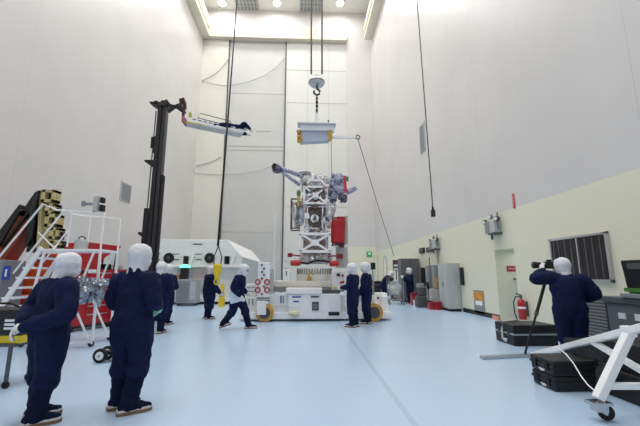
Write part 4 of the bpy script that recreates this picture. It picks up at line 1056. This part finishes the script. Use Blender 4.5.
b = B(); b.tube([at(357.8, 138.5, 12.2), at(375, 196, 15.2), at(394, 256, 18.2)], .014); tag(b.make('tag_line', greyd, None, True, shift=at(394, 256, 18.2)), 'thin tag line running down from the fixture arm to the right', 'rope')
p = at(378, 217, 15.8)

# ------------------------------------------------------------------ things on the right wall
def emergency(px, py, lab, s_=1.0):
    c = onx(px, py, RX)
    c = c + V((-.006, 0, 0)); T = thing('emergency_light', lab, 'emergency light', c, 'twin head emergency lights')
    b = B(); b.box(c + V((-.22, -.3 * s_, -.22)), c + V((0, .3 * s_, .2))); b.make('housing', greyl, T, bev=.015)
    b = B(); b.box(c + V((-.232, .0, -.2)), c + V((-.22, .28 * s_, .18))); b.make('louver_panel', grey, T)
    b = B(); b.box(c + V((-.3, -.36 * s_, -.27)), c + V((0, .0, -.22))); b.bar(c + V((-.15, .02, -.22)), c + V((-.15, .02, -.42)), .05); b.make('wall_bracket', greyd, T)
    for y in (-.38, .0, .4):
        p = c + V((-.14, y * s_, .34 if y == 0 else .22))
        b = B(); b.lathe(p, [(.04, .07), (.08, .04), (.09, -.04), (.085, -.05)], (1, .15 if y else -.1, .05)); l_ = b.make('lamp_head', greyd if y else grey, T, True)
        b = B(); b.lathe(p + V((-.051, 0, 0)), [(.06, 0), (.06, -.01), (.03, -.02)], (1, 0, 0)); b.make('lamp_lens', paper, l_, True)
    b = B(); b.bar(c + V((-.1, -.32 * s_, -.1)), c + V((-.1, -.32 * s_, .45)), .04); b.make('antenna_bracket', grey, T)
emergency(496, 227, 'grey emergency light on cream wall up beside the doorway top')
emergency(436.5, 244.5, 'grey emergency light on the wall above the distant equipment carts', 1.2)
b = B(); b.tube([onx(437, 249, RX - .05), onx(438, 270, RX - .05)], .05); tag(b.make('wall_conduit', greyl, None, shift=onx(438, 270, RX - .05)), 'pale conduit dropping from the far emergency light', 'conduit')
c = onx(514, 201, RX)
T = thing('fire_sign', 'narrow vertical red sign high on wall above the doorway', 'sign', c)
b = B(); b.box(c + V((-.02, -.05, -.22)), c + V((0, .05, .22))); b.make('sign_plate', mat('sign_red', (196, 52, 62), .5), T)
b = B(); b.box(c + V((-.025, -.02, -.14)), c + V((-.02, .02, -.1)));
for k in range(4): b.box(c + V((-.025, -.025, -.05 + k * .06)), c + V((-.02, .025, -.025 + k * .06)))
b.make('sign_marks', mat('sign_pink', (232, 190, 192), .6), T)
c = onx(480, 302, RX)
T = thing('warning_poster', 'grey poster with orange yellow top low on wall', 'poster', c)
y0, y1 = onx(484.5, 302, RX).y, onx(474.5, 302, RX).y
z0, z1 = onx(480, 313.5, RX).z, onx(480, 290.5, RX).z
b = B(); b.box((RX - .02, y0, z0), (RX - .001, y1, z1)); b.make('backing', grey, T)
b = B(); b.box((RX - .025, y0 + .05, z0 + (z1 - z0) * .56), (RX - .02, y1 - .05, z1 - .05)); b.make('yellow_notice', mat('notice_amber', (222, 164, 60), .5, col2=(206, 120, 60), vs=7), T)
b = B(); b.box((RX - .025, y0 + .12, z0 + (z1 - z0) * .36), (RX - .02, y1 - .12, z0 + (z1 - z0) * .54)); b.make('white_notice', paper, T)
b = B(); b.box((RX - .08, DY1 + .0, .0), (RX - .02, DY1 + .35, .12)); tag(b.make('floor_guard', mat('orange_tape', (226, 150, 120), .5), None, shift=(RX - .05, DY1 + .2, 0)), 'orange taped end piece at the baseboard by doorway', 'guard')
a0, a1 = at(507, 271.5, DY1), at(515.5, 266, DY1)
b = B(); b.box((a0.x, DY1 - .02, a0.z), (a1.x + .1, DY1, a1.z)); T = tag(b.make('door_sign', mat('door_sign_red', (170, 40, 50), .5), None, shift=(a0.x, DY1, a0.z)), 'small red sign inside the doorway recess', 'sign')
b = B(); b.box((a0.x + .04, DY1 - .024, (a0.z + a1.z) / 2 - .015), (a1.x + .04, DY1 - .02, (a0.z + a1.z) / 2 + .02)); o = b.make('sign_line', mat('sign_pale', (226, 180, 180), .6), T)
p = at(514, 279, DY1)
T = thing('lever_latch', 'dark lever latch inside the doorway recess', 'latch', p)
b = B(); b.cyl(p, p + V((0, -.05, 0)), .03); b.make('rose', greyd, T, True)
b = B(); b.bar(p + V((0, -.05, 0)), p + V((.13, -.05, 0)), .025); b.make('lever', greyd, T)
# fire extinguisher
c = V((RX - .16, onx(521.5, 305, RX - .16).y, .2))
T = thing('fire_extinguisher', 'red fire extinguisher on the wall beside the doorway', 'fire extinguisher', c)
b = B(); b.lathe(c, [(.09, 0), (.105, .02), (.105, .46), (.08, .54), (.03, .58), (.03, .62)], n=24); b.make('cylinder', red, T, True)
b = B(); b.lathe(c, [(.107, .3), (.107, .36)], n=24); b.make('white_band', paper, T)
b = B(); b.box(c + V((-.03, -.03, .6)), c + V((.03, .03, .68))); b.bar(c + V((0, 0, .68)), c + V((-.05, .14, .72)), .03); b.bar(c + V((0, 0, .64)), c + V((-.05, .13, .62)), .025); b.make('valve_handle', greyd, T)
b = B(); b.tube([c + V((0, .03, .64)), c + V((-.04, .2, .62)), c + V((-.05, .3, .45)), c + V((-.04, .3, .15)), c + V((-.03, .22, -.05))], .016); b.make('hose', blackr, T, True)
b = B(); b.box(c + V((.09, -.06, .1)), c + V((.16, .06, .5))); b.make('wall_bracket', greyd, T)
# louvered grille in the wall, read as a dark panelled window
gy0, gy1, gz0, gz1 = 7.05, 8.8, 1.3, 2.36
T = thing('louver_grille', 'large dark two panel louver grille in silver frame', 'grille', (RX, 7.9, gz0))
b = B(); b.box((RX - .03, gy0 + .05, gz0 + .05), (RX, gy1 - .05, gz1 - .05)); b.make('dark_panel', ductm, T)
b = B(); fw_ = .055
for (a, c_, d_, e_) in ((gy0, gy0 + fw_, gz0, gz1), (gy1 - fw_, gy1, gz0, gz1), (gy0, gy1, gz0, gz0 + fw_), (gy0, gy1, gz1 - fw_, gz1), (7.86, 7.9, gz0, gz1)): b.box((RX - .07, a, d_), (RX, c_, e_))
b.make('frame', alu, T, bev=.006)
b = B()
for k in range(44):
    y = gy0 + .07 + k * .039
    if 7.84 < y < 7.92: continue
    b.box((RX - .045, y, gz0 + .06), (RX - .03, y + .022, gz1 - .06))
b.make('slats', mat('slat_dark', (56, 52, 54), .4), T)
b = B()
for y in (7.25, 7.45, 7.66, 8.08, 8.28, 8.5, 8.66): b.box((RX - .05, y, gz0 + .06), (RX - .03, y + .014, gz1 - .06))
b.make('slat_dividers', mat('slat_pale', (118, 112, 112), .4), T)

# ------------------------------------------------------------------ cases and equipment on the right
def case(lab, x0, x1, y0, y1, z0, z1, name='transit_case', bands=(), group='black transit cases', rot=0.0):
    c = V(((x0 + x1) / 2, (y0 + y1) / 2, z0)); Rr = RZ(rot)
    T = thing(name, lab, 'case', c, group)
    zs = z0 + (z1 - z0) * .55
    b = B(); b.box((x0, y0, z0), (x1, y1, zs - .006), Rr, c); b.make('base_shell', blackp, T, bev=.02)
    b = B(); b.box((x0 - .006, y0 - .006, zs + .006), (x1 + .006, y1 + .006, z1), Rr, c); b.make('lid', blackp, T, bev=.025)
    b = B(); b.box((x0 - .012, y0 - .012, zs - .018), (x1 + .012, y1 + .012, zs + .016), Rr, c); b.make('seam_band', bands or black, T, bev=.006)
    for k in range(2):
        y = y0 + (y1 - y0) * (.25 + .5 * k)
        b = B(); b.box((x0 - .026, y - .035, zs - .05), (x0 - .008, y + .035, zs + .04), Rr, c); b.make('latch', greyd if bands else blackr, T, bev=.004)
    b = B(); b.box((x0 - .012, y0 + (y1 - y0) * .35, z0 + (zs - z0) * .35), (x0 - .004, y0 + (y1 - y0) * .6, z0 + (zs - z0) * .48), Rr, c)
    b.box((x0 - .012, y0 + (y1 - y0) * .4, z0 + (zs - z0) * .2), (x0 - .004, y0 + (y1 - y0) * .55, z0 + (zs - z0) * .3), Rr, c); b.make('label_lines', paper, T)
    return T
case('black case on the floor, lower of the two under the sloping white beam', 3.17, 3.72, 4.58, 5.02, 0, .185)
case('black case stacked on another under the sloping white beam', 3.165, 3.725, 4.575, 5.025, .187, .375)
case('large black case with silver band beside the doorway', 4.36, 5.3, 7.4, 8.12, 0, .42, bands=alu)
case('big black case at the right edge, lower of two behind caster leg', 3.76, 4.9, 3.3, 4.5, 0, .33)
case('big black case at the right edge, stacked behind the caster leg', 3.78, 4.88, 3.32, 4.48, .333, .66)
case('black case on floor between photographer and the big grey crate', 4.02, 5.0, 4.75, 5.5, 0, .5)
T = thing('grey_crate', 'large grey equipment crate with lid against the right wall', 'crate', (5.7, 5.1, 0))
b = B(); b.box((5.1, 4.3, .06), (6.35, 5.86, 1.0)); b.make('crate_body', mat('crate_grey', (108, 114, 118), .4, var=.06), T, bev=.02)
b = B(); b.box((5.06, 4.26, 1.0), (6.37, 5.9, 1.1)); b.make('crate_lid', mat('lid_grey', (92, 97, 101), .4), T, bev=.02)
for (y, h) in ((5.62, .09), (5.22, .1)):
    b = B(); b.box((5.09, y - .1, .76), (5.1, y + (.03 if y > 5.5 else .14), .76 + h)); b.make('paper_label', paper, T)
for y in (4.6, 5.5):
    for x in (5.3, 6.1):
        b = B(); b.lathe((x - .02, y, .04), [(.02, 0), (.04, .003), (.04, .037), (.02, .04)], (1, 0, 0)); b.make('caster', blackr, T, True)
T = thing('rack_cabinet', 'dark grey slatted rack cabinet behind the photographer', 'cabinet', (5.75, 6.25, 0))
b = B(); b.box((5.2, 5.98, .05), (6.3, 6.6, 1.06)); b.make('cabinet_body', greyd, T, bev=.015)
b = B()
for k in range(16): b.box((5.19, 6.0, .12 + k * .057), (5.2, 6.56, .15 + k * .057)); b.box((5.24, 5.97, .12 + k * .057), (6.26, 5.98, .15 + k * .057))
b.make('slats', grey, T)
b = B(); b.box((5.25, 5.93, .7), (5.4, 5.98, .95)); b.bar((5.3, 5.92, .72), (5.36, 5.92, .5), .03); b.make('latch', alu, T)
b = B(); b.box((5.22, 6.0, 0), (6.28, 6.58, .05)); b.make('plinth', black, T)
p = V((6.0, 5.75, 1.1))
T = thing('rugged_monitor', 'black rugged equipment case with green base strip on grey crate', 'monitor', p)
x0 = at(622.5, 280, 5.45).x
b = B(); b.box((x0 - .04, 4.55, 1.1), (6.3, 5.5, 1.165)); b.make('grey_tray', grey, T, bev=.01)
b = B(); b.hexa([(x0 + .06, 4.6, 1.165), (6.25, 4.6, 1.165), (6.25, 5.45, 1.165), (x0 + .06, 5.45, 1.165), (x0 + .0, 4.6, 1.68), (6.25, 4.6, 1.68), (6.25, 5.45, 1.68), (x0 + .0, 5.45, 1.68)]); b.make('shell', blackp, T, bev=.02)
b = B(); b.box((x0 + .02, 4.58, 1.19), (x0 + .08, 5.47, 1.25)); b.make('green_strip', greenp, T)
b = B()
for y in (4.8, 5.15): b.box((x0 - .012, y - .1, 1.54), (x0 + .02, y + .18, 1.63))
b.make('panel_ports', greyd, T)
# camera on its monopod, held by the photographer
cc = at(545, 265.5, 6.42)
T = thing('camera', 'black camera with long lens held up by the photographer', 'camera', cc)
b = B(); b.box(cc + V((.0, -.05, -.06)), cc + V((.16, .05, .07))); b.box(cc + V((.04, -.03, .07)), cc + V((.12, .03, .11))); b.make('camera_body', blackp, T, bev=.012)
b = B(); b.lathe(cc + V((.0, 0, .0)), [(.045, 0), (.045, -.06), (.055, -.07), (.06, -.15), (.066, -.2)], (1, -.25, -.05)); ln = b.make('lens', blackr, T, True)
b = B(); b.lathe(cc + V((-.2, .05, .01)), [(.056, 0), (.05, -.012), (.02, -.016)], (1, -.25, -.05)); b.make('front_glass', glass, ln, True)
b = B(); b.lathe(cc + V((.16, 0, .02)), [(.02, 0), (.03, .04), (.03, .06)], (1, 0, 0)); b.make('viewfinder', blackr, T, True)
foot = onz(524.5, 357); topm = cc + V((.08, .02, -.06))
T = thing('monopod', 'black monopod slanting from camera down to the blue floor', 'monopod', foot)
b = B(); b.tube([topm.lerp(foot, .5), topm.lerp(foot, .02)], .028, 12); b.make('upper_tube', black, T, True)
b = B(); b.tube([foot + V((0, 0, .02)), topm.lerp(foot, .52)], .019, 12); b.make('lower_tube', blackr, T, True)
b = B(); b.lathe(foot, [(.022, 0), (.028, .01), (.022, .05)]); b.make('rubber_foot', blackr, T, True)
b = B(); b.cyl(topm.lerp(foot, .5), topm.lerp(foot, .54), .034, 14); b.make('clamp_collar', greyd, T, True)

# ------------------------------------------------------------------ white frame leaning to the floor with its caster
T = thing('gantry_frame', 'white steel frame sloping to the floor with caster, right foreground', 'frame', (3.4, 4.6, 0))
A_ = at(629, 331, 3.72); Bf = V((4.02, 6.3, .07)); ext = A_ + (A_ - Bf) * .16
b = B(); b.bar(Bf, ext, .075, .075); b.make('main_beam', whitew, T, bev=.008)
b = B(); b.bar(onz(481, 357.3, .03), onz(533, 355, .03), .09, .05); b.make('foot_bar', alu, T, bev=.006)
cs = at(598, 399, 3.72)
b = B(); b.bar(A_ + V((0, 0, -.02)), cs, .085, .085, up=(0, 1, 0)); b.make('strut', whitew, T, bev=.008)
b = B(); b.bar(A_.lerp(Bf, .27) + V((-.0, 0, -.02)), V((3.4, 3.3, .42)), .06, .06); b.make('brace', whitew, T, bev=.006)
b = B(); b.bar(at(608, 386, 3.72), at(648, 386, 3.66), .06, .06); b.make('crossbar', whitew, T, bev=.006)
b = B(); b.box(A_ + V((-.05, -.045, -.06)), A_ + V((.05, .06, .05))); b.make('gusset', whitew, T, bev=.01)
b = B(); b.box(cs + V((-.1, -.07, -.05)), cs + V((.1, .07, -.02))); b.box(cs + V((-.06, -.05, -.11)), cs + V((.06, .05, -.05)))
cz_ = .078
for y in (-.035, .035): b.bar(cs + V((.01, y, -.1)), V((cs.x + .06, cs.y + y, cz_)), .05, .008, up=(0, 1, 0))
k_ = b.make('caster_fork', chrome, T)
b = B(); b.lathe((cs.x + .06, cs.y - .024, cz_), [(.05, 0), (.072, .006), (.077, .018), (.077, .03), (.072, .042), (.05, .048)], (.25, 1, 0), 28); w_ = b.make('caster_wheel', blackr, k_, True)
# cables
pts = [at(556, 348, 5.0) + V((0, 0, .02))] + [at(x, y, Y) for x, y, Y in ((566, 354, 4.5), (574, 364, 4.3), (581, 376, 4.15), (588, 385, 3.95), (596, 392, 3.8))]
b = B(); b.tube(pts, .0065); tag(b.make('white_cable', paper, None, True, shift=pts[0]), 'thin white cable hanging from sloping beam to the caster leg', 'cable')
pts = [V((4.34, 7.62, .005)), V((4.33, 7.6, .2)), V((4.34, 7.6, .43)), V((4.6, 7.75, .45)), V((4.85, 7.9, .46)), V((5.1, 8.3, .4))]
pts = [onz(508, 343, .012), V((4.325, 7.78, .1)), V((4.325, 7.78, .3)), V((4.36, 7.78, .45)), V((4.6, 7.85, .46)), V((4.8, 8.0, .45)), V((4.9, 8.2, .3))]
b = B(); b.tube(pts, .022); tag(b.make('extension_cable', mat('cable_cream', (214, 206, 196), .6), None, True, shift=pts[0]), 'pale cable looped over the black case beside the doorway', 'cable')

# ------------------------------------------------------------------ pendant, back wall cables and sign
p = at(433, 212, 14.0); t0 = at(417, 0, 14.0)
T = thing('crane_pendant', 'black crane pendant control on a long hanging cable', 'pendant control', p)
t1 = t0 + (t0 - p) * ((CZ - t0.z) / (t0.z - p.z))
b = B(); b.tube([p + V((0, 0, .1)), t0, t1], .026); b.make('pendant_cable', steelc, T, True)
b = B(); b.box(p + V((-.08, -.06, -.2)), p + V((.08, .06, .08))); b.lathe(p + V((0, 0, .08)), [(.06, 0), (.03, .16)]); b.make('control_box', blackp, T, bev=.015)
b = B()
for k in range(3): b.cyl(p + V((0, -.06, -.14 + k * .08)), p + V((0, -.075, -.14 + k * .08)), .025, 12)
b.make('button', greyd, T)
def arc(pix, lab, r=.026):
    pts = [at(x, y, BY - .06) for x, y in pix]
    P_, _ = seg(pts, [r] * len(pts), 4)
    b = B(); b.tube(P_, r, 6); tag(b.make('wall_cable', grey, None, True, shift=pts[0]), lab, 'cable')
arc(((201.5, 81), (208, 78), (218, 72), (225, 64), (229, 58)), 'short cable arc high on the cream door panel')
arc(((202, 81), (214, 84.5), (228, 86), (245, 83), (262, 77), (275, 69), (286, 57)), 'long drooping cable across the top of grey door')
arc(((196, 166), (205, 164), (214, 161), (221, 157)), 'short cable arc low on the cream door panel', .03)
arc(((194, 173), (215, 175), (240, 174.5), (262, 170), (279, 163)), 'long drooping cable low across the grey door', .022)
p = at(369.3, 254.3, BY - .02)
T = thing('exit_sign', 'small green exit sign on the far wall', 'sign', p)
b = B(); b.box(p + V((-.24, -.05, -.24)), p + V((.24, .02, .24))); b.make('sign_box', mat('exit_green', (50, 150, 100), .4, emit=.1), T, bev=.01)
b = B(); b.box(p + V((-.1, -.06, -.02)), p + V((.12, -.05, .14))); b.make('sign_figure', mat('exit_white', (200, 240, 215), .4, emit=.15), T)

# ------------------------------------------------------------------ far equipment by the right wall
def pb(b, x0, y0, x1, y1, Y, d): return b.pbox(x0, y0, x1, y1, Y, d)
def floorat(px, Y): p = at(px, 275, Y); p.z = 0; return p
c = floorat(410, 19.1)
T = thing('tall_cabinet', 'tall dark grey cabinet in far right corner area', 'cabinet', c)
xa, xb = at(401.5, 275, 19.1).x, at(419.5, 275, 19.1).x
b = B(); b.box((xa, 19.1, .06), (xb, 19.8, at(410, 258.5, 19.1).z)); b.make('cabinet_body', mat('slate_paint', (104, 104, 110), .45), T, bev=.015)
b = B(); b.box(((xa + xb) / 2 - .01, 19.09, .1), ((xa + xb) / 2 + .01, 19.1, 2.3)); b.make('door_gap', black, T)
b = B(); b.box((xa + .03, 19.12, 0), (xb - .03, 19.78, .06)); b.make('plinth', black, T)
b = B(); b.bar(((xa + xb) / 2 + .08, 19.07, 1.0), ((xa + xb) / 2 + .08, 19.07, 1.25), .03); b.make('door_handle', alu, T)
T = thing('storage_cabinet', 'light grey two door cabinet against the cream wall', 'cabinet', (6.1, 14.75, 0))
b = B(); b.box((5.88, 14.3, .1), (6.38, 15.3, 1.94)); b.make('cabinet_body', greyl, T, bev=.012)
for (ya, yb) in ((14.31, 14.79), (14.81, 15.29)):
    b = B(); b.box((5.865, ya, .14), (5.88, yb, 1.92)); d_ = b.make('door', mat('cab_door', (182, 184, 184), .4) if 'cab_door' not in MATS else MATS['cab_door'], T, bev=.004)
    yh = 14.74 if ya < 14.5 else 14.86
    b = B(); b.bar((5.85, yh, .95), (5.85, yh, 1.15), .02); b.make('handle', alu, d_)
b = B(); b.box((5.9, 14.34, 0), (6.36, 15.26, .1)); b.make('plinth', black, T)
b = B(); b.box((RX - .12, 13.95, 1.05), (RX, 14.1, 1.75)); tag(b.make('wall_panel', black, None, bev=.01, shift=(RX, 14.0, 1.05)), 'narrow black panel on wall beside the two door cabinet', 'panel')
for k, (x0, x1, y0, y1, m_, lab) in enumerate(((419, 423, 247.5, 253.5, blackp, 'small black wall box nearest the tall grey cabinet'), (426, 431.5, 246.5, 252.5, mat('box_maroon', (96, 40, 44), .5), 'small dark red wall box left of far emergency light'))):
    p0, p1 = onx(x0, y1, RX - .1), onx(x1, y0, RX - .1)
    b = B(); b.box((RX - .1, p1.y, p0.z), (RX, p0.y, p1.z)); T = tag(b.make('wall_box', m_, None, bev=.01, shift=(RX, p0.y, p0.z)), lab, 'wall box')
    b = B(); b.box((RX - .115, p1.y + .05, p0.z + .05), (RX - .1, p0.y - .05, p0.z + .2)); b.make('box_cover', greyd, T)
# grey machines in front of the wall
c = floorat(434, 15.6)
T = thing('electrical_cabinet', 'open grey electrical cabinet with tan panels beside storage cabinet', 'cabinet', c)
b = B(); b.pbox(428.5, 265.5, 433.5, 289, 16.2, .4); b.pbox(434.5, 265, 440, 289, 15.7, .35); b.make('cabinet_door', grey, T, bev=.01)
b = B(); b.pbox(434, 277, 440, 288, 15.66, .04); b.make('tan_panel', mat('tan_panel', (176, 158, 116), .5, var=.3, vs=9), T)
b = B(); b.pbox(431, 289, 441, 301, 15.6, .5); b.make('lower_box', greyl, T, bev=.01)
b = B(); b.pbox(432, 301, 433, 309, 15.6, .05); b.pbox(440, 301, 441, 309, 15.6, .05); b.make('leg', greyd, T)
b = B(); b.tube([at(429.5, 266, 16.3), at(429.3, 257, 16.3)], .02); b.make('antenna', black, T)
b = B()
for x in (421.5, 424.2):
    p0, p1 = onx(x, 285, RX - .04), onx(x + 1.8, 267.5, RX - .04)
    b.box((RX - .04, p1.y, p0.z), (RX, p0.y, p1.z))
tag(b.make('slot_window', glass, None, shift=onx(422, 285, RX)), 'pair of tall dark slot windows in the wall by electrical cabinet', 'slot window')
c = floorat(424, 16.0)
T = thing('vacuum_machine', 'grey floor machine with black hose and handle by red boxes', 'machine', c)
b = B(); b.pbox(418, 296, 427.5, 307.5, 16.0, .5); b.pbox(420, 288, 427, 296, 16.1, .5); b.make('machine_body', greyd, T, bev=.05)
b = B(); b.pbox(418.5, 283.5, 426, 288, 16.1, .4); b.make('machine_head', grey, T, bev=.04)
b = B(); b.tube([at(424, 285, 16.0), at(427, 282.5, 15.9), at(429, 290, 15.9), at(430, 300, 15.9), at(432, 304, 15.9)], .06); b.make('hose', blackr, T, True)
for px in (420, 428):
    p = floorat(px, 16.2); b = B(); b.lathe(p + V((-.04, 0, .07)), [(.05, 0), (.07, .005), (.07, .075), (.05, .08)], (1, 0, 0)); b.make('wheel', blackr, T, True)
for k, (x0, y0, x1, y1, Y, lab) in enumerate(((412.5, 293, 419, 300.5, 17.4, 'red crate behind the small white bucket'), (429.5, 303, 435, 309, 15.1, 'red floor box left of the pair beside storage cabinet'), (435.5, 302, 441.3, 309.8, 14.95, 'red floor box touching the light grey storage cabinet'))):
    p = floorat((x0 + x1) / 2, Y); h = at((x0 + x1) / 2, y0, Y).z
    xa, xb = at(x0, 300, Y).x, at(x1, 300, Y).x
    T = thing('red_box', lab, 'box', p, 'red floor boxes')
    b = B(); b.box((xa, Y, 0), (xb, Y + .35, h * .75)); b.make('box_body', red, T, bev=.012)
    b = B(); b.box((xa - .01, Y - .01, h * .75), (xb + .01, Y + .36, h)); b.make('box_lid', MATS['dark_red'], T, bev=.012)
    b = B(); b.bar((xa + .1, Y - .02, h * .5), (xb - .1, Y - .02, h * .5), .03); b.make('handle', black, T)
p = floorat(414.5, 17.0)
T = thing('bucket', 'small white bucket on floor before the red crate', 'bucket', p)
b = B(); b.lathe(p, [(.1, 0), (.13, .26), (.14, .27), (.12, .27), (.1, .03)]); b.make('pail', paper, T, True)
b = B(); b.tube([p + V((-.135, 0, .25)), p + V((-.1, -.1, .3)), p + V((.1, -.1, .3)), p + V((.135, 0, .25))], .01); b.make('wire_handle', greyd, T, True)
# pipe frames, rack and carts around the bending person
for k, (xa, xb, lab) in enumerate(((374.5, 378, 'left white pipe arch behind the bending person'), (383.5, 387, 'right white pipe arch behind the bending person'))):
    Y = 20.5
    p = floorat((xa + xb) / 2, Y)
    T = thing('pipe_arch', lab, 'pipe frame', p, 'white pipe arches')
    q0, q1 = floorat(xa, Y), floorat(xb, Y); h = at(xa, 256, Y).z
    b = B(); b.tube([q0 + V((0, 0, .03)), q0 + V((0, 0, h - .15)), q0 + V((.05, 0, h - .03)), (q0 + q1) / 2 + V((0, 0, h)), q1 + V((-.05, 0, h - .03)), q1 + V((0, 0, h - .15)), q1 + V((0, 0, .03))], .035); b.make('pipe', beige, T, True)
    b = B(); b.box(q0 + V((-.1, -.25, 0)), q1 + V((.1, .25, .04))); b.make('foot_plate', grey, T)
    b = B(); b.bar(q0 + V((0, 0, h * .55)), q1 + V((0, 0, h * .55)), .05); b.make('cross_rung', beige, T)
c = floorat(377, 19.6)
T = thing('instrument_rack', 'dark instrument rack with black screens behind the close pair', 'rack', c)
b = B(); b.pbox(374, 284, 381.5, 303, 19.6, .5); b.make('rack_body', greyd, T, bev=.015)
b = B(); b.pbox(374.6, 281, 381, 284, 19.65, .4); b.make('rack_top', black, T, bev=.01)
b = B()
for k in range(4): b.pbox(374.8, 286 + k * 4, 380.8, 288.6 + k * 4, 19.57, .03)
b.make('rack_unit', black, T)
p = at(373, 267, 17.0)
c = floorat(373, 17.0)
T = thing('stand_monitor', 'black monitor on a stand behind the close pair', 'monitor', c)
b = B(); b.pbox(370.8, 262.5, 375.5, 269.5, 17.0, .06); b.make('screen', blackp, T, bev=.01)
b = B(); b.tube([c + V((0, .04, .05)), c + V((0, .04, at(373, 269, 17).z))], .03); b.make('post', grey, T)
b = B(); b.lathe(c, [(.28, 0), (.28, .03), (.05, .06)]); b.make('base', greyd, T, True)
c = floorat(397, 17.6)
T = thing('wire_cart', 'chrome utility cart with a clear draped cover', 'cart', c)
xa, xb = at(389.5, 290, 17.6).x, at(403.5, 290, 17.6).x
b = B()
for x in (xa, xb):
    for y in (17.6, 18.05): b.tube([(x, y, .1), (x, y, 1.35)], .02)
b.make('post', chrome, T, True)
for z in (.25, .72, 1.12):
    b = B()
    for y in (17.6, 18.05): b.tube([(xa, y, z), (xb, y, z)], .014)
    for k in range(12): x = xa + (xb - xa) * k / 11; b.tube([(x, 17.6, z), (x, 18.05, z)], .008, 6)
    b.make('wire_shelf', chrome, T)
b = B(); b.ell(((xa + xb) / 2, 17.82, .78), (.34, .24, .48), 30, 22, .35, 4); b.make('clear_cover', clearp, T, True)
b = B(); b.bar((xa, 17.58, .2), (xb, 17.58, .7), .03); b.bar((xb, 17.58, .2), (xa, 17.58, .7), .03); b.make('cross_brace', grey, T)
for x in (xa, xb):
    for y in (17.6, 18.05): b = B(); b.lathe((x - .015, y, .05), [(.03, 0), (.05, .003), (.05, .027), (.03, .03)], (1, 0, 0)); b.make('caster', blackr, T, True)
rs = random.Random(3)
for k, (x, z, m_, lab) in enumerate(((391.5, 1.13, blackp, 'small black box on the top left of wire cart'), (398, .26, mat('tan_carton', (186, 160, 120), .7), 'tan carton on the lowest shelf of wire cart'), (393.5, .26, greyd, 'dark grey box on the lowest shelf of wire cart'))):
    p = at(x, 280, 17.72); b = B(); b.box((p.x - .12, 17.7, z + .014), (p.x + .12, 17.95, z + .2)); tag(b.make('cart_box', m_, None, bev=.01, shift=(p.x, 17.8, z)), lab, 'box', 'boxes on the wire cart')
c = floorat(396.5, 20.4)
T = thing('easel_board', 'dark brown board with white sheets on a stand', 'board', c)
b = B(); b.pbox(393, 260, 398.5, 270.5, 20.4, .06); b.make('board', mat('brown_board', (92, 66, 60), .5), T)
b = B(); b.pbox(393.7, 264.5, 398, 266.5, 20.37, .03); b.pbox(393.7, 268, 398, 270, 20.37, .03); b.make('sheet', paper, T)
b = B(); b.bar(c + V((0, .04, 0)), c + V((0, .04, at(396, 262, 20.4).z)), .05); b.bar(c + V((-.3, .04, .02)), c + V((.3, .04, .02)), .05, .04); b.make('stand', greyd, T)

# paper held by the walking person
pp = at(235, 297, 9.8)
b = B(); b.box(pp + V((-.15, -.004, -.15)), pp + V((.15, .004, .15)), Euler((0, -.25, 0)).to_matrix() @ RZ(.1)); tag(b.make('paper_sheet', mat('pale_blue_paper', (206, 222, 240), .7), None, shift=pp), 'pale blue paper held by the person walking right', 'paper')
